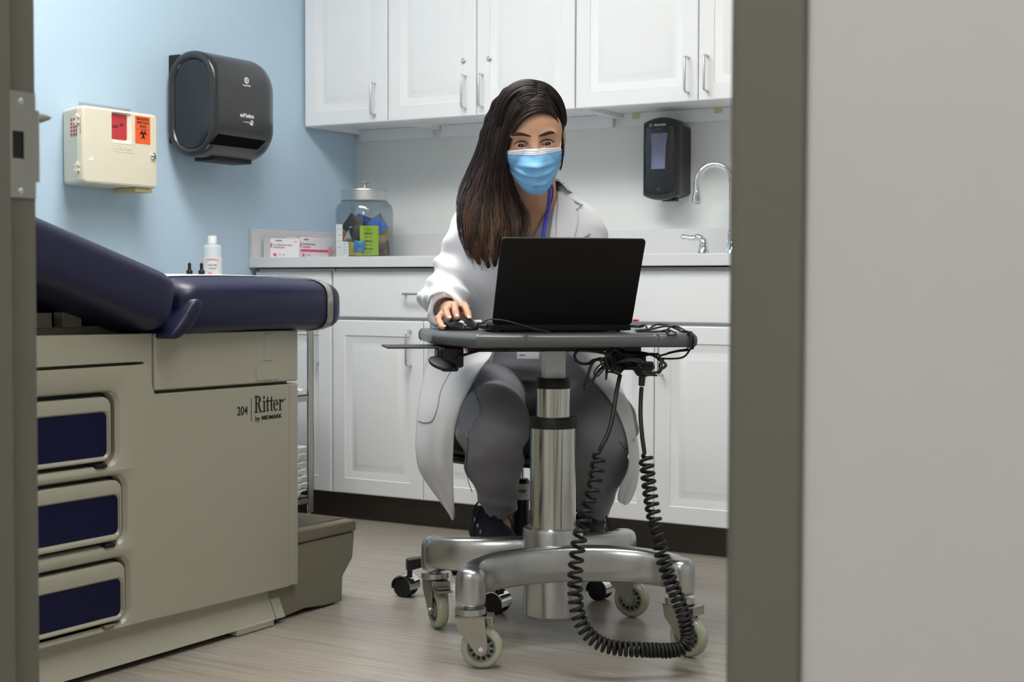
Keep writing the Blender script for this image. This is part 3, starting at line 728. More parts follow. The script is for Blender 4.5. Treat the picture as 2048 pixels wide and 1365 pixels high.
# ================================================================== TROLLEY behind the table
tr = thing('utility_trolley', 'stainless steel three-shelf trolley between exam table and blue wall', 'trolley', (-3.21, 3.46, 0))
for x, y, sx_, sy_ in ((-3.001, 3.75, -1, -1), (-3.40, 3.75, 1, -1), (-3.001, 3.17, -1, 1), (-3.40, 3.17, 1, 1)):
    k = MB(); k.box(min(x, x + .026 * sx_), max(x, x + .026 * sx_), min(y, y + .002 * sy_), max(y, y + .002 * sy_), .075, .80)
    k.box(min(x, x + .002 * sx_), max(x, x + .002 * sx_), min(y, y + .026 * sy_), max(y, y + .026 * sy_), .075, .80)
    k.build('leg', M_steel, tr, smooth=0)
    k = MB(); k.cyl((x + .012 * sx_, y + .012 * sy_, .055), (x + .012 * sx_, y + .012 * sy_, .10), .006, n=10); k.box(x + .012 * sx_ - .011, x + .012 * sx_ + .011, y + .012 * sy_ - .014, y + .012 * sy_ + .014, .05, .058)
    k.build('caster_stem', M_chrome, tr)
    k = MB(); k.cyl((x + .012 * sx_ - .010, y + .012 * sy_ + .008, .030), (x + .012 * sx_ + .010, y + .012 * sy_ + .008, .030), .0295, n=24); k.build('caster_wheel', M_black, tr, bevel=.003)
for z in (.125, .455, .785):
    k = MB(); k.box(-3.398, -3.003, 3.172, 3.748, z, z + .003)
    for a in ((-3.398, -3.003, 3.172, 3.174), (-3.398, -3.003, 3.746, 3.748), (-3.398, -3.396, 3.172, 3.748), (-3.005, -3.003, 3.172, 3.748)): k.box(*a, z - .018, z + .003)
    k.build('shelf', M_steel, tr, smooth=0)
# bottle
bt = thing('rubbing_bottle', 'white-capped clear plastic bottle with a red-and-white label by the wall', 'bottle', (-3.34, 3.655, .79))
bx, by, bz = -3.34, 3.648, .789
k = MB(); k.lathe([(0, 0), (.028, 0), (.031, .004), (.031, .140), (.029, .148), (.022, .153), (.013, .155), (.013, .160), (0, .160)], (bx, by, bz), 32)
k.build('body', mat('frosted_plastic', (204, 218, 226), .3, var=.02, coat=.2), bt)
k = MB(); k.lathe([(0, .156), (.0145, .156), (.0148, .180), (.0135, .182), (0, .182)], (bx, by, bz), 28); k.build('cap', M_whitep, bt)
k = MB(); k.lathe([(.0314, .010), (.0318, .010), (.0318, .112), (.0314, .112)], (bx, by, bz), 32); lb_ = k.build('wrap_label', M_box, bt)
dirc = (Vector((0, 0, 0)) - Vector((bx, by, 0))).normalized(); sd_ = Vector((-dirc.y, dirc.x, 0))
def onb(z, off=.0322, s=0): return Vector((bx, by, bz + z)) + dirc * off + sd_ * s
for tx, sz, zz, mm in (('ISOPROPYL', .0085, .104, mat('red_print', (214, 90, 70), .6)), ('RUB 70%', .008, .086, M_greyink), ('ALCOHOL', .005, .075, M_greyink)):
    text(tx, sz, frameM(onb(zz), sd_, (0, 0, 1)), mm, lb_, off=.0001)
k = MB(); 
for s_, zz, w_, h_2 in ((-.008, .06, .006, .004),): 
    c = onb(zz, .0318, s_); k.box(-w_, w_, -h_2, h_2, -.0005, .0006, frameM(c, sd_, (0, 0, 1)))
k.build('label_mark', M_ppink, lb_, smooth=0)
M_amber = mat('amber_glass', (70, 34, 14), .1, var=.05, coat=.5)
for i, (px, lbl) in enumerate(((379, 'small black dropper bottle left of the other one, near the wall'), (403, 'small black dropper bottle touching the clear bottle in view'))):
    q = onX(px, 540, -3.27); 
    t = thing('dropper_bottle', lbl, 'bottle', (q.x, q.y, .789), 0, 'dropper bottles on the trolley')
    k = MB(); k.lathe([(0, 0), (.0145, 0), (.0155, .002), (.0155, .040), (.011, .048), (.008, .052), (0, .052)], (q.x, q.y, .789), 24); k.build('vial', M_amber, t)
    k = MB(); k.lathe([(0, .050), (.0098, .050), (.0098, .066), (.0085, .068), (0, .068)], (q.x, q.y, .789), 24); k.build('collar', M_black, t)
    k = MB(); k.lathe([(0, .068), (.0052, .068), (.0050, .080), (.0055, .086), (.0035, .0905), (0, .092)], (q.x, q.y, .789), 20); k.build('rubber_bulb', M_rubber, t)
# trays and cloths on the trolley shelves
lbls = ['lowest', 'second from the bottom', 'third from the bottom', 'middle', 'third from the top', 'second from the top', 'topmost']
z = .1285
for i in range(7):
    sh = random.uniform(-.003, .003); a = random.uniform(-.03, .03)
    M = Matrix.Translation((-3.062 + sh, 3.615 + sh, z)) @ Matrix.Rotation(a, 4, 'Z')
    k = MB(); hh = .022
    R0 = lambda s_, zz: [M @ Vector((x, y, zz)) for x, y in rrect(-.065 * s_, .065 * s_, -.09 * s_, .09 * s_, .02, 4)]
    k.loft([R0(.86, 0), R0(.98, hh), R0(1.12, hh + .002), R0(1.12, hh + .003), R0(.965, hh + .003), R0(.84, .002)])
    tag(k.build('plastic_tray', M_whitep), 'white plastic tray on the lower trolley shelf, %s of the stack' % lbls[i], 'tray', 'white trays stacked on the trolley')
    z += .0222 if i != 4 else .028
k = MB(); rows = []
for i in range(9):
    rows.append([Vector((-3.056 + .003 * math.sin(i * 1.3 + j) + j * .004, 3.7225 + .0022 * i, .1305 + abs(.022 * math.sin(i * .9 + j * 1.7)))) for j in range(7)])
k.loft(rows, closed=False, cap=False)
tag(k.build('blue_glove', mat('blue_nitrile', (70, 140, 220), .5), smooth=180, solid=.002), 'crumpled blue glove beside the tray stack on the lower trolley shelf', 'glove')
k = MB(); rows = []
for i in range(12):
    rows.append([Vector((-3.12 + j * .015, 3.60 + .011 * i, .462 + .010 * abs(math.sin(i * 1.1 + j * .8)) + .006 * (5 - abs(j - 3)) * .5)) for j in range(8)])
k.loft(rows, closed=False, cap=False)
tag(k.build('folded_cloth', M_paper, smooth=180, solid=.003), 'crumpled white cloth on the middle shelf of the trolley', 'cloth')

# ================================================================== COUNTER ITEMS
CZ = .9085
jx, jy = -3.281, 4.40
jar = thing('glass_jar', 'large clear glass jar with brushed metal lid in the counter corner', 'jar', (jx, jy, CZ))
k = MB(); k.lathe([(.0, 0), (.098, 0), (.105, .008), (.1065, .03), (.1065, .175), (.102, .195), (.090, .208), (.084, .212), (.084, .222), (.081, .222), (.081, .212), (.088, .205), (.099, .193), (.1035, .173), (.1035, .03), (.1, .008), (0, .006)], (jx, jy, CZ), 48)
k.build('glass_body', M_jar, jar, smooth=60)
k = MB(); k.lathe([(.0855, .214), (.086, .248), (.089, .250), (.088, .254), (.07, .258), (0, .260)], (jx, jy, CZ), 48); k.lathe([(0, .259), (.008, .260), (.006, .266), (.006, .275), (.012, .279), (.024, .281), (.024, .283), (0, .284)], (jx, jy, CZ), 28)
k.build('lid', M_nickel, jar, smooth=40)
pk = [('royal blue', (52, 116, 226)), ('gold', (204, 172, 96)), ('black', (34, 34, 32)), ('brown', (84, 62, 56)), ('yellow', (226, 200, 90)), ('sky blue', (84, 156, 222)), ('white', (208, 212, 212)), ('dark green', (60, 110, 80)), ('orange', (196, 92, 40)), ('silver', (160, 164, 166))]
PM = {n: mat(n.replace(' ', '_') + '_foil', c, .35, var=.08, vscale=60, bump=.2, bscale=120) for n, c in pk}
items = [('royal blue', 728, 448, 5.43, 20, .036, 'tilted royal blue packet topping the pile at the jar centre'), ('royal blue', 757, 452, 5.42, -40, .030, 'small royal blue packet peeking up right of the jar centre'),
         ('royal blue', 768, 437, 5.47, -25, .032, 'royal blue packet highest at the right of the jar'), ('gold', 762, 445, 5.46, -30, .034, 'gold packet under the highest blue packet at right'),
         ('gold', 771, 470, 5.41, 10, .034, 'gold packet at the right side of the jar pile, below the blue ones'), ('black', 706, 452, 5.43, 35, .034, 'black packet standing at the upper left of the jar pile'),
         ('gold', 697, 432, 5.47, 50, .030, 'thin gold packet edge reaching highest at the left of the jar'), ('black', 716, 468, 5.40, -20, .028, 'black packet left of the lime strip in the jar'),
         ('silver', 686, 446, 5.47, 60, .030, 'silver packet leaning on the left glass of the jar'), ('white', 704, 475, 5.385, 25, .028, 'white packet in the left middle of the jar'),
         ('dark green', 700, 492, 5.385, 10, .026, 'dark green packet low at the left of the jar'), ('yellow', 711, 500, 5.38, 4, .024, 'yellow packet low beside the sky blue one in the jar'),
         ('sky blue', 718, 492, 5.385, 2, .020, 'sky blue packet tucked against the lime strip'), ('orange', 691, 474, 5.42, 15, .018, 'small orange packet at the far left of the jar'),
         ('brown', 763, 497, 5.385, 3, .026, 'brown packet low right of the lime strip'), ('brown', 774, 500, 5.395, -8, .026, 'dark brown packet against the right glass of the jar'),
         ('black', 745, 470, 5.45, 12, .034, 'black packet behind the lime strip in the jar'), ('gold', 752, 490, 5.44, -5, .034, 'gold packet behind the lime strip low in the jar')]
# lime strip pressed against the front glass
q = W(*loc3(741, 486, 5.365)); q.z = CZ + .0115 + .052
dv = Vector((q.x - jx, q.y - jy, 0)); q = Vector((jx, jy, q.z)) + dv.normalized() * .080
gs = thing('packet_strip', 'lime green strip of lettered packets standing at the front of the jar', 'packet', (q.x, q.y, CZ + .008))
fwd = Vector((-math.sin(YAW), math.cos(YAW), 0)); rgt = Vector((math.cos(YAW), math.sin(YAW), 0))
Mg = frameM(q, rgt, (0, 0, 1))
MB().box(-.034, .034, -.052, .056, -.001, .0015, Mg).build('strip', mat('lime_foil', (196, 232, 40), .4, bump=.1, bscale=60), gs, smooth=0)
for i, zz in enumerate((.028, -.0, -.028)):
    text('LifeStyles', .0085, Mg @ Matrix.Translation((-.003, zz, .0018)), M_ink, gs, off=.0003)
k = MB()
for i, zz in enumerate((.045, .038, .018, .012, -.010, -.016, -.038, -.044)): k.box(-.018 , .012, zz - .0006, zz + .0006, .0016, .002, Mg)
k.build('fine_print', M_seam, gs, smooth=0)
rp = random.Random(5); placed = [wtree(gs)]
def packet_mesh(M, s):
    k = MB(); n = 7
    for sg in (-1, 1):
        rows = [[M @ Vector(((-1 + 2 * j / (n - 1)) * s, sg * (.0034 * (1 - (-1 + 2 * i / (n - 1)) ** 4) * (1 - (-1 + 2 * j / (n - 1)) ** 4) + .0003), (-1 + 2 * i / (n - 1)) * s)) for j in range(n)] for i in range(n)]
        k.loft(rows, closed=False, cap=False)
    return k
for cn, px, py, t, rot, s, lbl in sorted(items, key=lambda i_: (round(i_[3], 2), i_[5])):
    done = None
    for shrink in (1, .92, .84, .76, .68, .6):
        ss = s * shrink
        for q_ in range(260):
            tt = t - .012 + .15 * (q_ / 260) ; j_ = 1 + q_ / 60
            c = loc3(px + (729 - px) * .45 * (q_ / 260) + rp.uniform(-2, 2) * j_, py + rp.uniform(-1.5, 1.5) * j_, tt); c = W(*c); c.z = max(c.z, CZ + .009 + ss * (abs(math.cos(math.radians(rot))) + abs(math.sin(math.radians(rot)))))
            M = Matrix.Translation(c) @ Matrix.Rotation(YAW + math.radians(rp.uniform(-8, 8)), 4, 'Z') @ Matrix.Rotation(math.radians(rp.uniform(-4, 4)), 4, 'X') @ Matrix.Rotation(math.radians(rot), 4, 'Y')
            k = packet_mesh(M, ss)
            if any(math.hypot(v[0] - jx, v[1] - jy) > .0985 or v[2] > CZ + .17 for v in k.v): continue
            T_ = BVHTree.FromPolygons([Vector(v) for v in k.v], k.f)
            if any(T_.overlap(o_) for o_ in placed): continue
            done = k; break
        if done: break
    if not done: continue
    placed.append(T_)
    tag(done.build('foil_packet', PM[cn], smooth=60), lbl, 'packet', 'foil packets inside the jar')
for (px0, px1, py0, py1, t, lbl) in ((672, 685, 449, 515, 5.33, 'tall pale leaflet standing behind the glove box against the jar'), (684, 697, 484, 515, 5.318, 'small grey printed card leaning on the jar front')):
    a = W(*loc3(px0, py0, t)); b_ = W(*loc3(px1, py1, t)); c = (a + b_) / 2
    h2 = (a.z - CZ) / 2; w2 = (px1 - px0) / F * t / 2
    M = frameM((c.x, c.y, CZ + .0005 + h2), rgt, (0, 0, 1))
    g = thing('leaflet', lbl, 'leaflet', (c.x, c.y, CZ), 0, 'leaflets beside the jar')
    MB().box(-w2, w2, -h2, h2, -.0006, .0006, M).build('card', mat('pale_grey_card', (196, 204, 208), .6, var=.05), g, smooth=0)
    k = MB()
    for i in range(4): k.box(-w2 * .7, w2 * .6, h2 * (.7 - .35 * i) - .0007, h2 * (.7 - .35 * i) + .0007, .0006, .0009, M)
    k.build('printed_lines', M_greyink, g, smooth=0)

# glove boxes
def glovebox(M, w, h, d, lbl, full):
    g = thing('glove_box', lbl, 'box', M.translation, 0, 'glove boxes on the counter')
    cb = MB().box(-w / 2, w / 2, 0, h, -d, 0, M).build('carton', M_box, g, bevel=.0012)
    T = lambda x, y: M @ Matrix.Translation((x, y, .0004))
    f = w / .24 if full else w / .13
    k = MB(); k.box(-w / 2, -w / 2 + .007, h * .52, h * .74, 0, .0005, M); k.box(-w / 2 + .012, -w / 2 + .024, h * .06, h * .22, 0, .0005, M)
    if full: k.box(-w / 2 + .003, w * .16, h * .30, h * .42, 0, .0005, M)
    if full: k.box(-w / 2 - .003, w * .05, h - .0005, h + .001, -.012, -.001, M)
    k.build('pink_bars', M_pink, g, smooth=0)
    text('McKESSON', .0062, T(-w / 2 + .034, h * .88), M_greyink, g, off=.0002, sx=.9)
    text('Pure Nitrile Exam Gloves', .0098 if full else .0095, T(-w / 2 + .012, h * .66), M_greyink, g, sx=.72 if full else .78, align='LEFT')
    text('POWDER-FREE', .0085, T(-w / 2 + .012, h * .52), M_pink, g, sx=.8, align='LEFT', off=.0001)
    text('M', .008, T(-w / 2 + .038, h * .14), M_greyink, g); text('100', .006, T(-w / 2 + .052, h * .14), M_greyink, g)
    text('vital', .009, T(w / 2 - .018, h * .84), M_ppink if full else M_pink, g)
    if full:
        k = MB(); cx_ = w * .22
        k.prism([(cx_ - .010, 0), (cx_ + .008, 0), (cx_ + .012, h * .22), (cx_ + .024, h * .40), (cx_ + .020, h * .42), (cx_ + .011, h * .33), (cx_ + .011, h * .58), (cx_ + .007, h * .59), (cx_ + .005, h * .42), (cx_ + .003, h * .62), (cx_ - .001, h * .62), (cx_ - .002, h * .42), (cx_ - .006, h * .58), (cx_ - .010, h * .57), (cx_ - .009, h * .4), (cx_ - .016, h * .5), (cx_ - .018, h * .48), (cx_ - .012, h * .25)], lambda u, v, d: M @ Vector((u, v, d)), 0, .0006)
        k.build('printed_hand', M_ppink, g, smooth=0)
        text('100 ct', .010, T(w * .38, h * .34), M_ppink, g)
pA = onX(600, 512, -3.402); pB = onX(684, 512, -3.402)
d_ = Vector((pB.x - pA.x, pB.y - pA.y, 0)); w_ = d_.length
glovebox(frameM(((pA.x + pB.x) / 2, (pA.y + pB.y) / 2, CZ), d_, (0, 0, 1)), w_ - .004, .077, .07, 'white and pink glove box showing a printed hand, next to the jar', True)
a0 = W(*loc3(541, 512, 5.225)); a1 = W(*loc3(599, 512, 5.30)); d_ = Vector((a1.x - a0.x, a1.y - a0.y, 0))
glovebox(frameM(((a0.x + a1.x) / 2, (a0.y + a1.y) / 2, CZ), d_, (0, 0, 1)), d_.length, .068, .05, 'smaller white and pink glove box at the left counter end', False)
# ================================================================== WORKSTATION CART
CR, CT = .0945, 3.35
CA = YAW + math.radians(10)
cart = thing('workstation_cart', 'rolling metal workstation cart with grey top in front of the seated woman', 'cart', W(CR, CT, 0), CA)
CM = Matrix.Translation(W(CR, CT, 0)) @ Matrix.Rotation(CA, 4, 'Z')
CI = CM.inverted()
def cl(px, py, t): return CI @ W(*loc3(px, py, t))          # image point at a distance -> cart coordinates
def cz(r, t, z): return CI @ W(r, t, z)
def cb(mb, name, m, p=None, **k): return mb.build(name, m, p if p is not None else cart, local=True, **k)
# table top
ol = [(-.205, -.232), (-.115, -.235), (-.098, -.229), (-.02, -.229), (.10, -.229), (.185, -.229), (.202, -.235), (.262, -.234), (.288, -.214), (.292, -.1), (.292, .1), (.288, .195), (.262, .218), (0, .22), (-.262, .218), (-.288, .195), (-.292, .08), (-.292, -.03), (-.284, -.075), (-.225, -.215)]
olc = [(p.x * .965 - .004, p.y) for p in cr([(x, y, 0) for x, y in ol], 4, True)]
rg_ = lambda i, z: [Vector((x - i * x / max(.12, math.hypot(x, y)), y - i * y / max(.12, math.hypot(x, y)), z)) for x, y in olc]
k = MB(); k.loft([rg_(.014, .6795), rg_(.006, .6805), rg_(.0015, .685), rg_(0, .694), rg_(.0015, .702), rg_(.006, .7075), rg_(.012, .709), rg_(.016, .7085), rg_(.020, .7085)])
cb(k, 'table_top', M_grey, smooth=50)
k = MB(); k.box(-.12, .16, -.14, .14, .668, .6795); k.box(-.2, .2, -.02, .02, .662, .6795); cb(k, 'support_plate', M_black, smooth=0)
k = MB(); k.box(-.0235, .0235, -.0235, .0235, .585, .67); cb(k, 'inner_column', mat('pale_blue_grey_enamel', (222, 234, 236), .35, var=.02), bevel=.003)
k = MB(); k.lathe([(0, .578), (.0405, .578), (.0405, .592), (.037, .602), (0, .602)]); cb(k, 'upper_collar', M_rubber, smooth=40)
k = MB(); k.lathe([(0, .50), (.0395, .50), (.0395, .579), (0, .579)], n=48); cb(k, 'middle_column', M_tubeal, smooth=40)
k = MB(); k.lathe([(0, .488), (.0535, .488), (.0535, .507), (.050, .513), (0, .513)], n=40); cb(k, 'lower_collar', M_rubber, smooth=40)
k = MB(); k.lathe([(0, .2), (.0525, .2), (.0525, .489), (0, .489)], n=56); cb(k, 'outer_column', M_tubeal, smooth=40)
k = MB(); k.lathe([(.0535, .262), (.058, .2625), (.066, .260), (.0685, .252), (.070, .16), (0, .16)], n=48); k.f.pop(-2) if False else None; cb(k, 'hub_ring', M_alu, smooth=40)
k = MB(); k.lathe([(0, .056), (.060, .057), (.067, .064), (.068, .19), (0, .19)], n=48); cb(k, 'weight_cylinder', M_alu, smooth=40)
# bowed legs of the base
def bow(sg):
    k = MB(); rings = []
    n = 40
    for i in range(n + 1):
        u = -1 + 2 * i / n; x = .235 * math.sin(u * PI / 2 * .96) / math.sin(PI / 2 * .96)
        y = sg * (.198 - .128 * math.cos(u * PI / 2) ** .9)
        zt = .216 + .014 * math.cos(u * PI / 2) - (.006 if abs(u) > .97 else 0); zb = .148 - .006 * abs(u)
        hw = .026 + .006 * abs(u) ** 6
        # direction
        u2 = u + .01; x2 = .235 * math.sin(u2 * PI / 2 * .96) / math.sin(PI / 2 * .96); y2 = sg * (.198 - .128 * max(0, math.cos(min(1, abs(u2)) * PI / 2)) ** .9)
        d = Vector((x2 - x, y2 - y, 0)).normalized(); nrm = Vector((-d.y, d.x, 0))
        ring = []
        for a in range(16):
            A_ = 2 * PI * a / 16; c, s = math.cos(A_), math.sin(A_)
            e = .5
            uu = hw * abs(c) ** e * (1 if c > 0 else -1) * (1 - .22 * (s > 0) * s); vv = abs(s) ** e * (1 if s > 0 else -1)
            ring.append(Vector((x, y, (zt + zb) / 2)) + nrm * uu + Vector((0, 0, (zt - zb) / 2 * vv)))
        rings.append(ring)
    k.loft(rings)
    for sx_ in (-1, 1):
        k.lathe([(0, .134), (.030, .134), (.0325, .138), (.0335, .185), (.031, .203), (.024, .212), (.012, .2155), (0, .216)], (sx_ * .235, sg * .198, 0), 28)
    return k
k = bow(-1); cb(k, 'front_leg_bow', M_alu, smooth=55, subsurf=1)
k = bow(1); cb(k, 'rear_leg_bow', M_alu, smooth=55, subsurf=1)
def caster(x, y, ang, brake, name='caster'):
    e = MB(); e.lathe([(0, .1335), (.014, .1335), (.014, .129), (.0325, .129), (.033, .117), (.031, .115), (0, .115)], (x, y, 0), 28)
    sw = cb(e, 'swivel', M_alu, smooth=40)
    M = Matrix.Translation((x, y, 0)) @ Matrix.Rotation(ang, 4, 'Z')     # +x = trailing direction, y = axle
    off = .024; k = MB()
    for s in (-1, 1):
        y0, y1 = s * .0185, s * .0215
        poly = [(-.032, .114), (.026, .114), (.032, .108), (.034, .085), (.038, .05), (.034, .036), (.024, .030), (.014, .034), (-.006, .062), (-.026, .085)]
        k.loft([[M @ Vector((u, y0, v)) for u, v in poly], [M @ Vector((u, y1, v)) for u, v in poly]])
    k.loft([[M @ Vector((u, v, .1145)) for u, v in ((-.032, -.0215), (.034, -.0215), (.034, .0215), (-.032, .0215))], [M @ Vector((u, v, .1105)) for u, v in ((-.032, -.0215), (.034, -.0215), (.034, .0215), (-.032, .0215))]])
    k.loft([[M @ Vector((u, v, z)) for v, z in ((-.0215, .112), (.0215, .112), (.0215, .095), (-.0215, .095))] for u in (.046, .049)])
    k.loft([[M @ Vector((u, v, z)) for v, z in ((-.0215, .1145), (.0215, .1145), (.0215, .1115), (-.0215, .1115))] for u in (.03, .049)])
    fk = cb(k, 'fork', M_steel, sw, smooth=30)
    c = M @ Vector((off, 0, .0452)); ax = (M.to_3x3() @ Vector((0, 1, 0)))
    k = MB(); R = .0448
    k.lathe([(.030, -.0125), (.038, -.0135), (.0425, -.010), (.0445, -.005), (R, 0), (.0445, .005), (.0425, .010), (.038, .0135), (.030, .0125)], c, 40, ax); del k.f[-2:]; del k.mi[-2:]
    wh = cb(k, 'wheel', M_cw, sw, smooth=60)
    k = MB(); k.lathe([(0, -.0128), (.013, -.0128), (.016, -.0095), (.026, -.009), (.0292, -.0128), (.031, -.0128), (.031, .0128), (.0292, .0128), (.026, .009), (.016, .0095), (.013, .0128), (0, .0128)], c, 36, ax)
    hb = cb(k, 'wheel_hub', mat('grey_hub_plastic', (132, 134, 128), .4), sw, smooth=30)
    b_ = Vector((0, 0, 1)); a_ = ax.cross(b_).normalized()
    k = MB()
    for i in range(12):
        A1, A2 = 2 * PI * i / 12 + .08, 2 * PI * (i + .72) / 12
        for s in (-1, 1):
            P = [c + (a_ * math.cos(A) + b_ * math.sin(A)) * r + ax * s * .0096 for A, r in ((A1, .0185), (A1, .026), (A2, .026), (A2, .0185))]
            k.loft([P, [p + ax * s * .0006 for p in P]])
    cb(k, 'hub_slots', M_rubber, sw, smooth=0)
    k = MB(); k.cyl(c - ax * .0245, c + ax * .0245, .0052, n=16); cb(k, 'axle_bolt', M_chrome, sw)
    if brake:
        k = MB(); k.box(.03, .075, -.019, .019, .092, .098, M); k.box(.03, .068, -.017, .017, .10, .104, M); k.box(.02, .04, -.016, .016, .078, .10, M)
        cb(k, 'brake_lever', M_steel, sw, bevel=.0015)
cd = lambda deg: math.radians(deg) - math.radians(10)
caster(-.235, -.198, cd(-8), False); caster(.235, -.198, cd(-42), False); caster(-.235, .198, cd(-72), True); caster(.235, .198, cd(-32), False)
for o_ in kids(cart):
    if o_.name.split('.')[0] in ('front_leg_bow', 'rear_leg_bow', 'swivel'): o_.rotation_euler.z = math.radians(4)
# swing-out mouse tray and knob under the left side
k = MB(); a = cl(762, 687, 3.34); b = cl(880, 688, 3.30)
k.box(a.x, b.x + .06, -.09, .05, .673, .677); cb(k, 'mouse_tray', M_black, bevel=.0015)
k = MB(); a = cl(874, 700, 3.22); b = cl(928, 740, 3.22); k.box(a.x, b.x, a.y - .01, a.y + .05, b.z + .004, .675); k.box(a.x + .008, b.x - .012, a.y - .018, a.y + .02, b.z - .004, b.z + .05)
cb(k, 'tray_bracket', M_black, bevel=.006, seg=3)
q = cl(885, 727, 3.20)
k = MB(); k.lathe([(0, .006), (.024, .0055), (.031, .002), (.032, -.001), (.029, -.005), (0, -.006)], q, 32, (.22, -.34, .9)); cb(k, 'tilt_knob', M_rubber, smooth=40)
k = MB(); k.tube(cr([cl(912, 722, 3.2), cl(925, 712, 3.2), cl(950, 704, 3.24), cl(990, 694, 3.3)], 5), .003, 8); cb(k, 'tray_arm', M_rubber)

# ------------------------------------------------------------------ laptop
LA = YAW + math.radians(10.7)
lp = thing('laptop', 'open black laptop standing on the cart, lid back to the camera', 'laptop', W(.109, 3.245, .7095), LA)
def lb(mb, name, m, p=None, **k): return mb.build(name, m, p if p is not None else lp, local=True, **k)
k = MB(); k.prism(rrect(-.157, .157, -.010, .214, .010, 5), lambda u, v, d: Vector((u, v, d)), .003, .0165); base = lb(k, 'base', M_lid, bevel=.0025)
k = MB(); 
for x in (-.13, .13):
    for y in (.01, .19): k.lathe([(0, 0), (.006, 0), (.006, .004), (0, .004)], (x, y, 0), 14)
lb(k, 'rubber_feet', M_rubber, base)
k = MB(); k.box(-.14, .14, .04, .13, .0165, .0175); lb(k, 'keyboard', M_rubber, base, bevel=.001)
k = MB(); k.cyl((-.125, -.004, .014), (-.02, -.004, .014), .0055, n=14); k.cyl((.02, -.004, .014), (.125, -.004, .014), .0055, n=14); lb(k, 'hinge', M_grey, base)
TL = math.radians(31.4); up = Vector((0, -math.sin(TL), math.cos(TL))); nr = Vector((0, -math.cos(TL), -math.sin(TL)))
o = Vector((0, -.006, .016))
fnl = lambda u, v, d: o + Vector((u, 0, 0)) + up * v + nr * d
k = MB(); k.prism(rrect(-.157, .157, .001, .2185, .009, 5), fnl, -.0025, .0030); lidp = lb(k, 'lid', M_lid, bevel=.0015)
k = MB(); k.prism(rrect(-.150, .150, .010, .211, .004, 4), fnl, -.0030, -.0026); lb(k, 'screen', emis('lit_screen', (210, 220, 235), .6), lidp, smooth=0)
k = MB(); k.prism([(-.02, .2185), (.035, .2185), (.035, .2192), (-.02, .2192)], fnl, -.002, .002); lb(k, 'camera_shutter', M_grey, lidp, smooth=0)
# usb plugs
def plug(pa, pb, r, m, lbl, name='usb_plug'):
    k = MB(); k.tube([pa, pa + (pb - pa) * .7, pb], [r, r, r * .5], 10); return tag(k.build(name, m), lbl, 'plug')
# ------------------------------------------------------------------ mouse
mo = W(*loc3(916, 650, 3.374)); 
mr = thing('computer_mouse', 'black computer mouse under the right hand of the woman', 'mouse', (mo.x, mo.y, .7095), YAW - math.radians(46))
k = MB(); rings = []
for i in range(17):
    u = -1 + 2 * i / 16; hw = .0335 * (1 - abs(u) ** 3.2) ** .5 * (1 - .08 * (1 - u * u)) + .0005
    hh = .0235 * (1 - abs(u) ** 2.4) ** .6 * (1 - .18 * u) + .008 * (1 - abs(u) ** 6)
    rings.append([Vector((u * .055, hw * math.cos(a) * (1 + .0 * a), max(0, math.sin(a)) ** .8 * hh + (.002 if math.sin(a) > 0 else 0))) for a in [2 * PI * j / 24 for j in range(24)]])
k.loft(rings); k.build('shell', M_blackg, mr, local=True, smooth=180, subsurf=1)
k = MB(); k.cyl((.034, -.004, .0215), (.034, 0, .0215), .006, n=18); k.build('scroll_wheel', M_rubber, mr, local=True)

# ------------------------------------------------------------------ cables
OBST = [wtree(o_) for o_ in kids(cart) if o_.name.split('.')[0] in ('table_top', 'support_plate')] + [wtree(o_) for o_ in bpy.data.objects if o_.name.split('.')[0] in ('lid', 'base') and o_.parent is not None and wm(o_).translation is not None and (o_.parent is lp or o_.parent.parent is lp)]
def cable(px, lbl, r=.0022, m=None, n=7, name='cable', raw=False):
    path_ = cr([W(*loc3(*p)) for p in px], n * 2)
    for it in range(9):
        path_ = [push(p, OBST, r + .0009) for p in path_]
        if it < 5: path_ = [path_[0]] + [(path_[i - 1] + path_[i] * 2 + path_[i + 1]) / 4 for i in range(1, len(path_) - 1)] + [path_[-1]]
    for it in range(4): path_ = [push(p, OBST, r + .0014) for p in path_]
    k = MB(); k.tube(path_, r, 8)
    o = tag(k.build(name, m or M_rubber, smooth=180), lbl, 'cable')
    OBST.append(wtree(o)); return o
mc = cable([(953, 655, 3.325), (962, 649, 3.30), (974, 641, 3.25), (990, 639, 3.17), (1015, 643, 3.13), (1045, 651, 3.12), (1075, 660, 3.12), (1100, 664, 3.125)], None, .0016, name='cord')
for k_ in ('label', 'category'):
    if k_ in mc: del mc[k_]
mc.parent = mr; mc.matrix_parent_inverse = wm(mr).inverted()
pa = W(*loc3(975, 653, 3.225)); pb = W(*loc3(958, 652, 3.24)); plug(pa, pb, .0042, M_rubber, 'black plug in the left side of the laptop')
pa = W(*loc3(1262, 652, 3.30)); pb = W(*loc3(1288, 653, 3.28)); plug(pa, pb, .004, M_rubber, 'black plug in the right side of the laptop')
pa = W(*loc3(1266, 641, 3.335)); pb = W(*loc3(1278, 641, 3.33)); plug(pa, pb, .003, mat('red_plug_plastic', (214, 60, 50), .4), 'small red plug at the lower right laptop corner')
R_ = random.Random(3)
cable([(1292, 654, 3.279), (1296, 660, 3.27), (1310, 650, 3.27), (1330, 650, 3.26), (1352, 658, 3.26), (1368, 668, 3.22), (1380, 676, 3.18), (1384, 690, 3.17), (1378, 700, 3.20), (1350, 704, 3.25), (1320, 712, 3.27)], 'black cable arching from the laptop over the right cart edge')
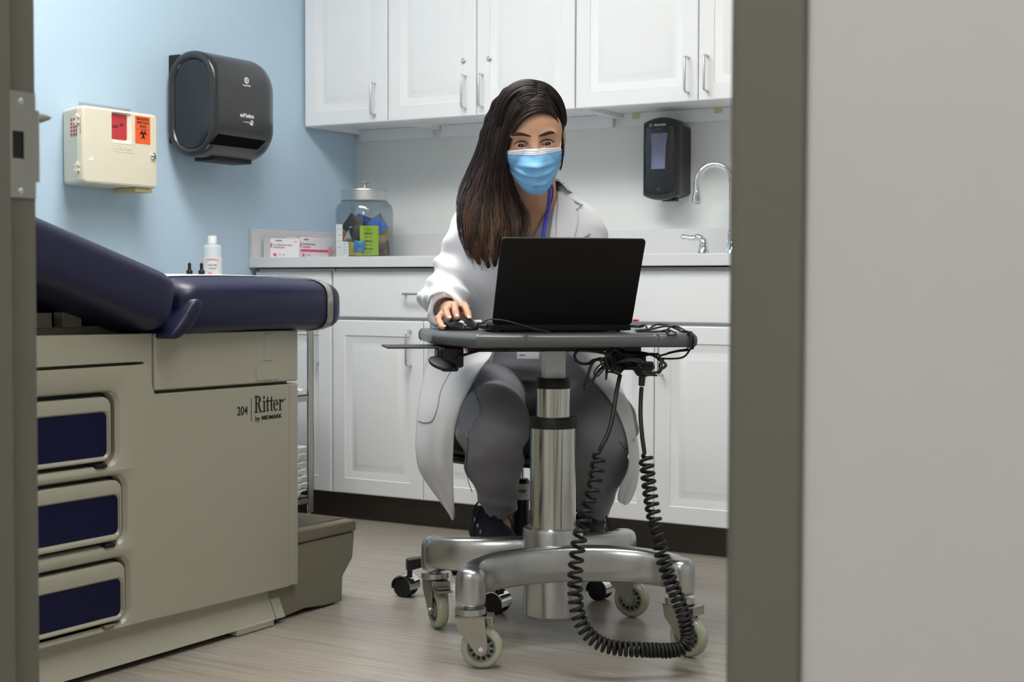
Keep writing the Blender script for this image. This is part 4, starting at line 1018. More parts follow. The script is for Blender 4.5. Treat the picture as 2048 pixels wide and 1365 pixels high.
cable([(1270, 662, 3.24), (1300, 659, 3.24), (1330, 653, 3.24), (1355, 656, 3.22), (1366, 668, 3.19), (1377, 671, 3.165), (1383, 684, 3.155), (1381, 697, 3.16), (1368, 714, 3.2), (1345, 718, 3.25), (1315, 717, 3.28)], 'black cable crossing the cart top and dropping past its right corner')
cable([(1274, 664, 3.2), (1305, 667, 3.2), (1335, 660, 3.19), (1352, 668, 3.16), (1340, 671, 3.15), (1332, 662, 3.17), (1350, 652, 3.2), (1372, 663, 3.17), (1384, 672, 3.155), (1386, 690, 3.16), (1372, 699, 3.17), (1358, 701, 3.2), (1336, 706, 3.24)], 'knotted black cable near the right corner of the cart top', .0018)
cable([(1272, 655, 3.27), (1290, 650, 3.27), (1297, 664, 3.24), (1310, 668, 3.22), (1340, 664, 3.2)], 'short black cable curling beside the laptop plugs', .002)
# power adapter with its tangle
a, b = cl(1212, 700, 3.22), cl(1312, 744, 3.22)
ad = thing('power_adapter', 'black power adapter hanging under the right side of the cart top', 'power adapter', CM @ Vector((.15, -.15, .63)), CA)
def ab(mb, name, m, **k): 
    o = mb.build(name, m, None, **k); o.data.transform(CM); o.parent = ad; o.matrix_parent_inverse = wm(ad).inverted(); return o
k = MB(); k.box(a.x + .01, b.x - .02, a.y - .015, a.y + .055, b.z + .008, a.z - .004); ab(k, 'brick', M_rubber, bevel=.006, seg=3)
k = MB(); k.box(a.x + .02, a.x + .06, a.y + .01, a.y + .05, a.z - .004, .6612); ab(k, 'hanger', M_rubber, bevel=.002)
p1, p2 = cl(1286, 735, 3.20), cl(1283, 772, 3.19)
k = MB(); k.tube([p1 + Vector((0, 0, .012)), p1, p1 + (p2 - p1) * .45, p1 + (p2 - p1) * .5, p2], [.022, .026, .013, .0075, .0065], 12); ab(k, 'cord_socket', M_rubber); OBST += [wtree(o_) for o_ in kids(ad)]
cable([(1235, 716, 3.2), (1205, 706, 3.17), (1178, 702, 3.16), (1156, 702, 3.16), (1149, 714, 3.16), (1158, 726, 3.16), (1176, 728, 3.17), (1190, 720, 3.18), (1215, 722, 3.2)], 'thick black cable loop at the left of the adapter tangle', .0033)
cable([(1215, 720, 3.19), (1198, 718, 3.17), (1184, 728, 3.16), (1176, 750, 3.15), (1168, 774, 3.15), (1172, 778, 3.15), (1184, 764, 3.155), (1196, 744, 3.16), (1212, 730, 3.18)], 'black cable loop hanging lowest left of the adapter', .0032)
cable([(1220, 722, 3.18), (1200, 730, 3.16), (1189, 744, 3.155), (1192, 752, 3.155), (1202, 746, 3.16), (1210, 732, 3.17), (1212, 745, 3.16), (1212, 760, 3.155), (1216, 740, 3.17), (1222, 728, 3.18)], 'thin black cable in a small drooping knot under the adapter', .0018)
for j, (cx_, cy_, lb2) in enumerate(((1228, 722, 'coil of black cable wrapped at the left end of the adapter'), (1300, 728, 'coil of thin black cable wrapped at the right end of the adapter'), (1262, 728, 'loose black cable wound over the middle of the adapter'))):
    pts = []
    for i in range(46):
        A_ = i * .55 + j; rx = (20, 26, 34)[j] * (1 + .25 * R_.uniform(-1, 1)); ry = (22, 20, 7)[j] * (1 + .25 * R_.uniform(-1, 1))
        pts.append((cx_ + rx * math.cos(A_) + R_.uniform(-5, 5), cy_ + ry * math.sin(A_) + R_.uniform(-3, 3), 3.20 + .05 * math.sin(A_ * .5 + j)))
    cable(pts, lb2, .0022, n=4)
# coiled power cord
pts = [(1240, 750, 3.19), (1232, 790, 3.17), (1226, 830, 3.14), (1216, 868, 3.11), (1202, 895, 3.09)]
coil = [(1198, 905, 3.085), (1194, 940, 3.07), (1186, 980, 3.05), (1174, 1020, 3.04), (1163, 1060, 3.03), (1155, 1100, 3.02), (1151, 1140, 3.01), (1150, 1180, 3.0), (1153, 1215, 3.0), (1164, 1250, 3.0), (1185, 1277, 3.0), (1215, 1293, 3.0), (1255, 1299, 3.0), (1300, 1301, 3.01), (1340, 1302, 3.02), (1366, 1296, 3.03), (1376, 1278, 3.04), (1370, 1240, 3.05), (1358, 1205, 3.05), (1342, 1165, 3.05), (1328, 1125, 3.06), (1316, 1080, 3.07), (1307, 1030, 3.09), (1299, 980, 3.11), (1294, 935, 3.12), (1290, 908, 3.13)]
end = [(1288, 900, 3.13), (1284, 870, 3.14), (1281, 830, 3.16), (1282, 790, 3.18), (1283, 776, 3.188)]
cp = [W(*loc3(*p)) for p in coil]; path = cr(cp, 26)
# resample by length and wind a helix whose pitch tightens towards the floor
L_ = [0]
for i in range(1, len(path)): L_.append(L_[-1] + (path[i] - path[i - 1]).length)
def at(s):
    import bisect
    i = min(max(bisect.bisect_left(L_, s), 1), len(path) - 1); f = (s - L_[i - 1]) / max(1e-9, L_[i] - L_[i - 1])
    return path[i - 1].lerp(path[i], min(1, max(0, f)))
hp = []; s = 0; ph = 0; tot = L_[-1]; ds = .0011
while s < tot:
    p = at(s); d = (at(min(tot, s + .002)) - at(max(0, s - .002))).normalized()
    a_ = d.cross(Vector((math.cos(YAW + .6), math.sin(YAW + .6), .3))).normalized(); b_ = d.cross(a_)
    f = s / tot; pitch = .0215 if f < .22 else (.0215 - .010 * (f - .22) / .2 if f < .42 else (.0115 if f < .5 else (.0085 if f < .58 else .0085 + .008 * min(1, (f - .58) / .22))))
    rr_ = .0128 * min(1, s / .01 + .1, (tot - s) / .01 + .1)
    hp.append(p + (a_ * math.cos(ph) + b_ * math.sin(ph)) * rr_); ph += 2 * PI * ds / pitch; s += ds
st_ = cr([W(*loc3(*p)) for p in pts], 6)[:-1]; en_ = cr([W(*loc3(*p)) for p in end], 6)
k = MB(); k.tube(st_ + hp + en_, [.0048] * len(st_) + [.0042] * len(hp) + [.0048] * len(en_), 7)
tag(k.build('coiled_power_cord', M_rubber, smooth=180), 'black coiled power cord hanging in a long loop in front of the cart base', 'cord')

# ================================================================== STOOL
SO = W(-.006, 3.88, 0)
stool = thing('stool', 'black round rolling stool under the seated woman', 'stool', SO, YAW)
def sb(mb, name, m, p=None, **k): return mb.build(name, m, p if p is not None else stool, local=True, **k)
k = MB(); k.lathe([(0, .372), (.16, .372), (.182, .378), (.19, .395), (.19, .43), (.182, .445), (.15, .452), (0, .454)], n=48); sb(k, 'seat', M_stoolv, smooth=50)
k = MB(); k.lathe([(0, .355), (.178, .355), (.184, .362), (.184, .374), (0, .374)], n=48); sb(k, 'seat_pan', M_black, smooth=40)
k = MB(); k.cyl((.03, 0, .28), (.03, 0, .357), .0105, n=20); sb(k, 'gas_piston', M_chrome)
k = MB(); k.lathe([(0, .085), (.023, .085), (.023, .243), (.0245, .243), (.0245, .295), (.02, .302), (0, .302)], (.03, 0, 0), 28); col_ = sb(k, 'gas_column', M_black)
k = MB(); k.lathe([(.0248, .248), (.0251, .248), (.0251, .290), (.0248, .290)], (.03, 0, 0), 28); ll = sb(k, 'column_label', M_box, col_)
text('Ritter', .016, Matrix.Translation((.030, -.0254, .272)) @ Matrix.Rotation(PI / 2, 4, 'X'), M_ink, ll, sx=.8, off=.0003, local=True)
k = MB(); k.cyl((.03, 0, .335), (.16, -.09, .33), .0035, n=10); sb(k, 'height_lever', M_black)
k = MB(); k.lathe([(0, .075), (.04, .075), (.042, .085), (.036, .125), (.03, .132), (0, .132)], n=28); sb(k, 'hub', M_black)
for i in range(5):
    A_ = math.radians(-166 + 72 * i); ca, sa = math.cos(A_), math.sin(A_)
    M = Matrix.Rotation(A_, 4, 'Z')
    k = MB(); rings = []
    for x, zt, zb, w_ in ((.02, .125, .09, .024), (.1, .118, .078, .020), (.19, .108, .068, .018), (.235, .103, .078, .017), (.268, .100, .070, .016), (.275, .098, .068, .015)):
        rings.append([M @ Vector((x, y, z)) for y, z in ((-w_, zb), (w_, zb), (w_ * .8, zt), (-w_ * .8, zt))])
    k.loft(rings); arm = sb(k, 'base_arm', M_black, smooth=20, bevel=.003)
    cx_, cy_ = .266 * ca, .266 * sa; yaw = math.radians((152, 150, 150, 30, 80)[i])
    Mc = Matrix.Translation((cx_, cy_, 0)) @ Matrix.Rotation(yaw, 4, 'Z')
    k = MB(); k.cyl(Mc @ Vector((0, 0, .045)), Mc @ Vector((0, 0, .075)), .007, n=12); k.box(-.008, .02, -.008, .008, .026, .05, Mc); sb(k, 'caster_stem', M_black, arm)
    for s in (-1, 1):
        k = MB(); ax = (Mc.to_3x3() @ Vector((0, 1, 0))); c = Mc @ Vector((.012, s * .013, .0272)); k.lathe([(0, -.009), (.022, -.009), (.0268, -.006), (.0268, .006), (.022, .009), (0, .009)], c, 28, ax); sb(k, 'caster_wheel', M_rubber, arm, smooth=40)
    k = MB(); rings = []
    for j in range(13):
        B_ = math.radians(-10 + 200 * j / 12); rings.append([Mc @ Vector((.012 + r * math.cos(B_), y, .0272 + r * math.sin(B_))) for y, r in ((-.024, .028), (.024, .028), (.024, .0305), (-.024, .0305))])
    k.loft(rings); sb(k, 'caster_hood', M_chrome, arm, smooth=40)
# ================================================================== PERSON
P0 = Vector((0, 3.88))
per = thing('person', 'seated woman with long dark hair, white lab coat and blue face mask', 'person', W(0, 3.88, 0), YAW)
def B(px, py, t): v = loc3(px, py, t); return Vector((v.x, v.y - 3.88, v.z))
def A3(v): return np.array(v, dtype=np.float32)
def rc(P, a, b, ra, rb, flat=None):
    a = A3(a); b = A3(b); ba = b - a; pa = P - a
    t = np.clip((pa @ ba) / max(1e-9, float(ba @ ba)), 0, 1)
    return np.linalg.norm(pa - t[..., None] * ba, axis=-1) - (ra + (rb - ra) * t)
def ell(P, c, r):
    q = P - A3(c); k0 = np.linalg.norm(q / A3(r), axis=-1); k1 = np.linalg.norm(q / (A3(r) ** 2), axis=-1)
    return k0 * (k0 - 1) / np.maximum(k1, 1e-6)
def smin(a, b, k):
    h = np.maximum(k - np.abs(a - b), 0) / k; return np.minimum(a, b) - h * h * k * .25
def smax(a, b, k): return -smin(-a, -b, k)
def nets(fn, lo, hi, h):
    lo = A3(lo); hi = A3(hi); n = np.ceil((hi - lo) / h).astype(int) + 1
    ax = [lo[i] + h * np.arange(n[i]) for i in range(3)]
    S = np.empty(n, dtype=np.float32)
    for i0 in range(0, n[0], 16):
        X, Y, Z = np.meshgrid(ax[0][i0:i0 + 16], ax[1], ax[2], indexing='ij')
        S[i0:i0 + 16] = fn(np.stack([X, Y, Z], -1).astype(np.float32))
    S[0] = S[-1] = 1; S[:, 0] = S[:, -1] = 1; S[:, :, 0] = S[:, :, -1] = 1
    ins = S < 0
    c = np.array(n) - 1
    cnt = np.zeros(c, dtype=np.float32); acc = np.zeros((*c, 3), dtype=np.float32)
    for axis in range(3):
        for d1 in (0, 1):
            for d2 in (0, 1):
                o = [0, 0, 0]; oth = [a for a in range(3) if a != axis]; o[oth[0]] = d1; o[oth[1]] = d2
                s0 = tuple(slice(o[a], o[a] + c[a]) for a in range(3)); o2 = list(o); o2[axis] = 1
                s1 = tuple(slice(o2[a], o2[a] + c[a]) for a in range(3))
                a_ = S[s0]; b_ = S[s1]; cr_ = (a_ < 0) != (b_ < 0)
                t = np.where(cr_, a_ / np.where(cr_, a_ - b_, 1), 0)
                cnt += cr_; 
                for k in range(3):
                    acc[..., k] += np.where(cr_, (t if k == axis else o[k]), 0)
    m = cnt > 0; idx = -np.ones(c, dtype=np.int64); idx[m] = np.arange(m.sum())
    pos = np.argwhere(m) + acc[m] / cnt[m][:, None]
    V = lo + pos * h
    Fs = []
    for axis in range(3):
        oth = [a for a in range(3) if a != axis]
        sl0 = [slice(1, c[a]) for a in range(3)]; sl0[axis] = slice(0, c[axis]); sl1 = list(sl0); sl1[axis] = slice(1, c[axis] + 1)
        A = ins[tuple(sl0)]; Bq = ins[tuple(sl1)]
        for flip, mk in ((False, A & ~Bq), (True, ~A & Bq)):
            w = np.argwhere(mk); 
            if len(w) == 0: continue
            w[:, oth[0]] += 1; w[:, oth[1]] += 1
            e1 = np.zeros(3, int); e1[oth[0]] = 1; e2 = np.zeros(3, int); e2[oth[1]] = 1
            q = [idx[tuple(x.T)] for x in (w - e1 - e2, w - e2, w, w - e1)]
            if flip != (axis == 1): q = q[::-1]
            Fs.append(np.stack(q, 1))
    return V, np.concatenate(Fs)
def smooth_v(V, Fq, it=2, k=.5):
    for _ in range(it):
        acc = np.zeros_like(V); cn = np.zeros(len(V))
        for a, b in ((0, 1), (1, 2), (2, 3), (3, 0)):
            np.add.at(acc, Fq[:, a], V[Fq[:, b]]); np.add.at(cn, Fq[:, a], 1); np.add.at(acc, Fq[:, b], V[Fq[:, a]]); np.add.at(cn, Fq[:, b], 1)
        V = V * (1 - k) + k * acc / np.maximum(cn, 1)[:, None]
    return V
def mesh_np(name, V, Fq, m, parent=None, sm=True):
    me = bpy.data.meshes.new(name); me.from_pydata(V.tolist(), [], Fq.tolist()); me.validate(); me.materials.append(m)
    me.polygons.foreach_set('use_smooth', [True] * len(me.polygons))
    o = bpy.data.objects.new(name, me); COL.objects.link(o); o.parent = parent or per
    return o
def bvh(*objs):
    V = []; Fc = []
    for o in objs:
        k = len(V); V += [v.co for v in o.data.vertices]; Fc += [tuple(i + k for i in p.vertices) for p in o.data.polygons]
    return BVHTree.FromPolygons(V, Fc)
EYE = Vector((0, -3.88, H))
def hit(tree, px, py, off=.001, tdef=3.6):
    d = Vector(ray(px, py)).normalized(); h_ = tree.ray_cast(EYE, d)
    if h_[0] is None: return B(px, py, tdef)
    n = h_[1] if h_[1].dot(d) < 0 else -h_[1]
    return h_[0] + n * off
def pb(mb, name, m, p=None, **k): return mb.build(name, m, p if p is not None else per, local=True, **k)
def patch(tree, poly, name, m, parent, off=.002, thick=.0015, nu=14, nv=14, tdef=3.6, four=None):
    """cloth patch lying on a surface: four pixel corners/edges (left edge list, right edge list), top to bottom"""
    Lf, Rt = four; rows = []
    le = cr([(a, b, 0) for a, b in Lf], 6); re = cr([(a, b, 0) for a, b in Rt], 6)
    for i in range(nv):
        s = i / (nv - 1); p = le[min(len(le) - 1, int(round(s * (len(le) - 1))))]; q = re[min(len(re) - 1, int(round(s * (len(re) - 1))))]
        rows.append([hit(tree, p.x + (q.x - p.x) * j / (nu - 1), p.y + (q.y - p.y) * j / (nu - 1), off, tdef) for j in range(nu)])
    k = MB(); k.loft(rows, closed=False, cap=False)
    return pb(k, name, m, parent, smooth=180, solid=thick)
def off_seat(P, d, g=0, k=.012):               # flesh and cloth flatten on top of the round seat instead of sinking in
    rho = np.hypot(P[..., 0] + .006, P[..., 1]); q = np.maximum(np.maximum(rho - .196 - g, P[..., 2] - .4565 - g), .352 - g - P[..., 2])
    return smax(d, -q, k)
def wr(P, s=1.0, k=(30, 22, 40), ph=0):
    x, y, z = P[..., 0], P[..., 1], P[..., 2]
    a = np.sin(k[0] * x + k[1] * y + k[2] * z + 2.2 * np.sin(17 * z + 9 * x + ph) + ph)
    b = np.sin(-k[1] * x + k[0] * y + k[2] * .7 * z + 1.8 * np.sin(21 * x - 13 * z + ph * 2))
    return s * (.6 * a + .4 * b)

# ---- joints
shL, shR = B(940, 460, 3.80), B(1172, 464, 3.80)
chest = (shL + shR) / 2 + Vector((0, -.005, -.06)); 
waist = Vector((.045, .0, .70)); hip = Vector((.035, .03, .555))
elL = B(893, 592, 3.80); cuL = B(893, 621, 3.50); elR = B(1200, 600, 3.82); cuR = B(1135, 622, 3.50)
neck0 = B(1072, 410, 3.80)
HS = 1.04
eyem = B(1068, 286, 3.545)
HR = Matrix.Rotation(math.radians(2), 4, 'Z') @ Matrix.Rotation(math.radians(-4), 4, 'Y') @ Matrix.Rotation(math.radians(13), 4, 'X')
HC = eyem - (HR.to_3x3() @ Vector((0, -.078, 0))) * HS
HM = Matrix.Translation(HC) @ HR @ Matrix.Scale(HS, 4)
HMi = np.array(HM.inverted(), dtype=np.float32)
def tohead(P): return P @ HMi[:3, :3].T + HMi[:3, 3]
def torso(P, g=0):
    Q = P.copy(); Q[..., 1] = Q[..., 1] * 1.45
    def q(v): return Vector((v.x, v.y * 1.45, v.z))
    d = rc(Q, q(chest + Vector((-.045, 0, -.03))), q(waist + Vector((-.03, 0, 0))), .115, .105)
    d = smin(d, rc(Q, q(chest + Vector((.045, 0, -.03))), q(waist + Vector((.03, 0, 0))), .115, .105), .05)
    d = smin(d, rc(Q, q(waist), q(hip), .125, .155), .06)
    sh = rc(P, shL + Vector((.015, 0, -.004)), shR + Vector((-.015, 0, -.004)), .050, .050)
    d = smin(d, sh, .07)
    d = smin(d, rc(P, neck0 + Vector((0, .02, -.035)), (shL + shR) / 2 + Vector((0, .01, -.02)), .062, .08), .09)
    for s_ in (shL, shR): d = smin(d, rc(P, neck0 + Vector((0, .02, .0)), s_ * .8 + neck0 * .2 + Vector((0, 0, .006)), .050, .046), .035)
    return d - g
# ---- skin: head and neck
def headsdf(P):
    d = ell(P, (0, .014, .036), (.0735, .094, .086))
    d = smin(d, ell(P, (0, -.030, .020), (.060, .056, .062)), .03)
    d = smin(d, ell(P, (0, -.022, -.035), (.058, .060, .066)), .03)
    d = smin(d, rc(P, (0, -.035, -.06), (0, -.064, -.096), .046, .020), .03)
    for s in (-1, 1):
        d = smin(d, ell(P, (s * .034, -.052, -.030), (.026, .026, .022)), .02)             # cheek
        d = smin(d, ell(P, (s * .030, -.0765, .0185), (.024, .010, .008)), .012)           # brow
    for s in (-1, 1): d = smax(d, -ell(P, (s * .031, -.096, -.001), (.019, .019, .0125)), .012)  # socket
    d = smin(d, rc(P, (0, -.080, .012), (0, -.103, -.036), .0085, .0115), .012)
    for s in (-1, 1):
        e = (s * .0315, -.0675, -.001)
        d = smin(d, ell(P, e, (.0172, .0153, .0150)), .006)
        q = P - A3((s * .0315, 0, -.0035)); w = np.abs(q[..., 0]) / .0152
        zz = q[..., 2] - s * q[..., 0] * .10
        up_ = .0042 * (1 - np.clip(w, 0, 1) ** 2.2) * .70; lo_ = -.0036 * (1 - np.clip(w, 0, 1) ** 2.0)
        inside = np.maximum(np.maximum(zz - up_, lo_ - zz), (np.abs(q[..., 0]) - .0152)); inside = np.maximum(inside, P[..., 1] + .06)
        d = smax(d, -inside, .0015)
        d = smin(d, ell(P, (s * .0745, .016, -.004), (.007, .014, .024)), .008)
    return d
def skin_top(P):
    Pl = tohead(P); d = headsdf(Pl) * HS
    nb = HM @ Vector((0, .022, -.055))
    d = smin(d, rc(P, nb, neck0 + Vector((0, .0, -.01)), .052, .056), .02)
    d = smin(d, torso(P, -.022), .04)
    d = np.maximum(d, .86 - P[..., 2]); d = np.maximum(d, np.abs(P[..., 0] - .06) - .12)
    return d
V, Fq = nets(skin_top, (-.07, -.50, .85), (.19, -.02, 1.30), .0026)
V = smooth_v(V, Fq, 1, .35)
parts_V = [V]; parts_F = [Fq]; nV = len(V)
# hands
def hand(P, wr_, kn, fingers, thumb, palm_r=.013):
    d = rc(P, wr_, (kn[1] + kn[2]) / 2, .023, .013)
    for i in range(4):
        d = smin(d, rc(P, wr_ + (kn[i] - kn[1]) * .35, kn[i], .015, .0098), .008)
    for f in list(fingers):
        dd = rc(P, f[0], f[1], .0095, .0085)
        for a, b in zip(f[1:-1], f[2:]): dd = smin(dd, rc(P, a, b, .0083, .0070), .004)
        d = smin(d, dd, .0035)
    dd = rc(P, thumb[0], thumb[1], .0125, .0105); dd = smin(dd, rc(P, thumb[1], thumb[2], .0102, .0085), .005)
    return smin(d, dd, .006)
kn = [B(884, 631, 3.435), B(896, 619, 3.43), B(911, 612, 3.425), B(928, 612, 3.43)]
fg = [[kn[0], B(878, 637, 3.395), B(880, 647, 3.365), B(885, 655, 3.345)], [kn[1], B(893, 620, 3.39), B(894, 629, 3.368), B(898, 637, 3.356)],
      [kn[2], B(909, 612, 3.382), B(911, 624, 3.358), B(914, 635, 3.346)], [kn[3], B(931, 616, 3.392), B(935, 626, 3.366), B(938, 637, 3.352)]]
th = [B(915, 628, 3.47), B(933, 642, 3.44), B(941, 651, 3.41)]
wrL = B(899, 622, 3.50)
hfn = lambda P: smin(hand(P, wrL, kn, fg, th), rc(P, wrL, B(895, 620, 3.60), .023, .027), .01)
PM_ = wm(per); PMi = PM_.inverted()
def clear_of(V, trees, r=.0007):
    return np.array([tuple(PMi @ push(PM_ @ Vector(v), trees, r, .02)) for v in V])
mt_ = [wtree(o_) for o_ in kids(mr) if o_.name.split('.')[0] in ('shell', 'scroll_wheel')]; tt_ = [wtree(o_) for o_ in kids(cart) if o_.name.startswith('table_top')]
def hand_over_mouse(P):                        # the grip closes around the true mouse surface
    d = hfn(P); w = np.argwhere(d < .007)
    for i in w:
        i = tuple(i); p = PM_ @ Vector(P[i].tolist())
        if p.z < .7100: d[i] = max(d[i], .7103 - p.z)
        for T in mt_:
            h = T.find_nearest(p, .03)
            if h[0] is None: continue
            s_ = h[3] if (p - h[0]).dot(h[1]) > 0 else -h[3]
            d[i] = max(d[i], .0010 - s_)
    return d
V, Fq = nets(hand_over_mouse, (-.21, -.58, .69), (-.05, -.24, .81), .0022); V = smooth_v(V, Fq, 1, .2)
V = clear_of(V, mt_ + tt_, .0005)
V = clear_of(V, [wtree(o_) for o_ in kids(lp) if o_.name.startswith('base')], .0008)
parts_V.append(V); parts_F.append(Fq + nV); nV += len(V)
# the other hand, on the laptop keyboard behind the lid
kr = [B(1150, 628, 3.42), B(1138, 627, 3.41), B(1125, 627, 3.41), B(1112, 629, 3.42)]
fr_ = [[k_, k_ + Vector((-.003, -.035, .004)), k_ + Vector((-.004, -.058, -.008))] for k_ in kr]
tr_ = [B(1120, 634, 3.46), B(1106, 637, 3.44), B(1100, 640, 3.42)]
hfn2 = lambda P: smax(.7300 - P[..., 2], smin(hand(P, B(1135, 625, 3.50), kr, fr_, tr_), rc(P, B(1135, 625, 3.50), B(1137, 620, 3.60), .023, .027), .01), .003)
V, Fq = nets(hfn2, (.06, -.58, .69), (.22, -.24, .81), .003); V = smooth_v(V, Fq, 1, .3)
V = clear_of(V, [wtree(o_) for o_ in kids(lp) if o_.name.startswith('base')])
parts_V.append(V); parts_F.append(Fq + nV); nV += len(V)
# ankles
kL, kRt = B(984, 846, 3.53), B(1200, 852, 3.53); aL, aR = B(1000, 1022, 3.79), B(1185, 1026, 3.79)
afn = lambda P: np.minimum(rc(P, aL + Vector((0, 0, .08)), aL + Vector((0, 0, -.05)), .032, .028), rc(P, aR + Vector((0, 0, .08)), aR + Vector((0, 0, -.05)), .036, .030))
V, Fq = nets(afn, (-.12, -.2, .12), (.30, .02, .36), .006)
parts_V.append(V); parts_F.append(Fq + nV)
nV += len(V)
def inner_fn(P):
    d = torso(P, -.026)
    for a_, b_, c_ in ((shL, elL, wrL), (shR, elR, B(1137, 622, 3.545))):
        d = smin(d, smin(rc(P, a_ + Vector((0, 0, -.02)), b_, .036, .036), rc(P, b_, c_, .036, .024), .02), .02)
    d = smin(d, rc(P, (-.03, .03, .545), (.11, .03, .545), .105, .105), .04)
    for h_, k_, a_ in ((Vector((-.065, 0, .545)), kL, aL), (Vector((.145, 0, .545)), kRt, aR)): d = smin(d, smin(rc(P, h_, k_, .075, .058), rc(P, k_, a_, .058, .030), .02), .03)
    return off_seat(P, d, .012)
V, Fq = nets(inner_fn, (-.24, -.50, .20), (.32, .22, 1.06), .009)
parts_V.append(V); parts_F.append(Fq + nV)
body = mesh_np('body', np.concatenate(parts_V), np.concatenate(parts_F), M_skin)
btree = bvh(body)
# nails
for i, f in enumerate(fg):
    tip = f[-1]; q = hit(btree, *[(888, 652), (899, 634), (914, 631), (938, 634)][i], .0001, 3.35)
    d = (f[-1] - f[-2]).normalized(); k = MB(); n_ = Vector((0, -.8, .6)); s_ = d.cross(n_).normalized(); n_ = s_.cross(d).normalized()
    k.loft([[q + s_ * x + d * y + n_ * z for x, y, z in ((-.0042, -.004, -.001), (-.0046, .003, -.001), (0, .0052, -.0003), (.0046, .003, -.001), (.0042, -.004, -.001), (0, -.005, .0003))],
            [q + s_ * x + d * y + n_ * z for x, y, z in ((-.0034, -.003, .0003), (-.0036, .0024, .0001), (0, .0042, .0006), (.0036, .0024, .0001), (.0034, -.003, .0003), (0, -.004, .0010))]])
    k.v = [tuple(v) for v in clear_of(np.array(k.v), mt_, .0004)]
    pb(k, 'fingernail', M_nail, smooth=80)
# eyes
for s in (-1, 1):
    c = HM @ Vector((s * .0315, -.0675, -.001)); ax = (HM.to_3x3() @ Vector((.02, -.93, -.40))).normalized(); R = .0137 * HS
    k = MB(); k.lathe([(R * math.sin(a), R * math.cos(a)) for a in np.linspace(.42, PI, 14)] + [], c, 28, ax); k.lathe([(R * math.sin(a) * 1.0, R * math.cos(a)) for a in np.linspace(0, .43, 6)], c, 28, ax)
    ey = MB(); ey.lathe([(R * math.sin(a), R * math.cos(a)) for a in np.linspace(.001, PI - .001, 18)], c, 28, ax)
    eo = pb(ey, 'eyeball', M_eyew, smooth=180)
    ir = MB(); ir.lathe([(R * 1.012 * math.sin(a), R * 1.012 * math.cos(a)) for a in np.linspace(.001, .56, 6)] + [(R * .9 * math.sin(.56), R * .9 * math.cos(.56))], c, 24, ax)
    pb(ir, 'iris', M_iris, eo, smooth=180)
def facepts(pl, off=.0006): return [hit(btree, x, y, off, 3.5) for x, y in pl]
def stroke(pl, rad, name, m, parent=None, flat=.45, off=.0006, n=5):
    px_ = [(p.x, p.y) for p in cr([(x, y, 0) for x, y in pl], n)]
    P = facepts(px_, off); m_ = len(P); rr = [rad[0] + (rad[1] - rad[0]) * math.sin(PI * min(1, (i / (m_ - 1)) * rad[2] + rad[3])) for i in range(m_)]
    k = MB(); k.tube(P, rr, 7); return pb(k, name, m, parent, smooth=180)
stroke([(1023, 271.5), (1033, 268.5), (1046, 269), (1062, 273)], (.0009, .0042, .88, .10), 'eyebrow', M_brow)
stroke([(1077, 272.5), (1088, 269), (1099, 265.5), (1109, 266)], (.0009, .0042, .88, .02), 'eyebrow', M_brow)
for pl in ([(1028, 288.5), (1035, 284), (1043, 282.6), (1051, 284.5), (1057, 289)], [(1079, 286), (1086, 281), (1094, 279.5), (1102, 280.5), (1109, 284)]): stroke(pl, (.0006, .0017, 1, 0), 'eyelashes', M_brow, off=.0008)
for pl in ([(1031, 290), (1038, 292.5), (1045, 293), (1054, 290)], [(1082, 288), (1090, 290), (1098, 289.5), (1106, 286)]): stroke(pl, (.0003, .0006, 1, 0), 'eyelashes', M_lid_skin, off=.0004)

# ---- coat body + sleeves
def vopen(P, zs, ws, cx_=.058):
    return np.abs(P[..., 0] - (cx_ + (1.0 - P[..., 2]) * .0)) - np.interp(P[..., 2], zs, ws)
def coat_fn(P):
    d = torso(P, .010)
    d = smin(d, rc(P, chest + Vector((0, .02, -.25)), hip + Vector((0, .04, .02)), .12, .155), .06)
    hm = rc(P, neck0 + Vector((.0, .025, -.02)), neck0 + Vector((.0, .035, .025)), .082, .070)
    d = smin(d, hm, .03)
    aL_ = smin(rc(P, shL + Vector((0, 0, -.01)), elL, .052, .060), rc(P, elL, cuL, .060, .042), .03)
    aR_ = smin(rc(P, shR + Vector((0, 0, -.01)), elR, .052, .060), rc(P, elR, cuR, .060, .047), .03)
    fold = wr(P, .0085, (34, 14, 78)) + wr(P, .0035, (60, 30, 40), 5) * np.clip((1.02 - P[..., 2]) * 5, .1, 1)
    d = smin(d, aL_ + fold, .022); d = smin(d, aR_ + fold, .022)
    d = d + wr(P, .0036, (46, 14, 26), 2)
    # open front
    op = np.maximum(vopen(P, [.6, .66, .74, .85, .93, 1.0, 1.06, 1.1], [.11, .10, .05, .030, .034, .044, .060, .066]), P[..., 1] - (-.075))
    op = np.maximum(op, -(torso(P, -.03)))
    inner = torso(P, .001)
    neckh = rc(P, neck0 + Vector((.0, .015, -.06)), neck0 + Vector((.0, .02, .2)), .060, .066)
    d = smax(d, -np.minimum(op, 1), .004)
    d = smax(d, -neckh, .006)
    # cuff openings and hem
    for c_, e_ in ((cuL, elL), (cuR, elR)):
        n_ = (c_ - e_).normalized(); pl = (P - A3(c_)) @ A3(n_)
        near = np.linalg.norm(P - A3(c_), axis=-1) < .12
        d = np.where(near, np.maximum(d, pl - .012), d)
        d = np.where(near, np.maximum(d, -(np.maximum(rc(P, c_ - n_ * .03, c_ + n_ * .1, .031, .033), -.03 - pl))), d)
    d = np.maximum(d, .60 - P[..., 2])
    edge = -.373 + (P[..., 0] + .223) * .176 + .012
    d = smax(d, -np.maximum(np.maximum(P[..., 1] - edge, P[..., 2] - .7118), -(P[..., 0] + .26)), .004)
    return d
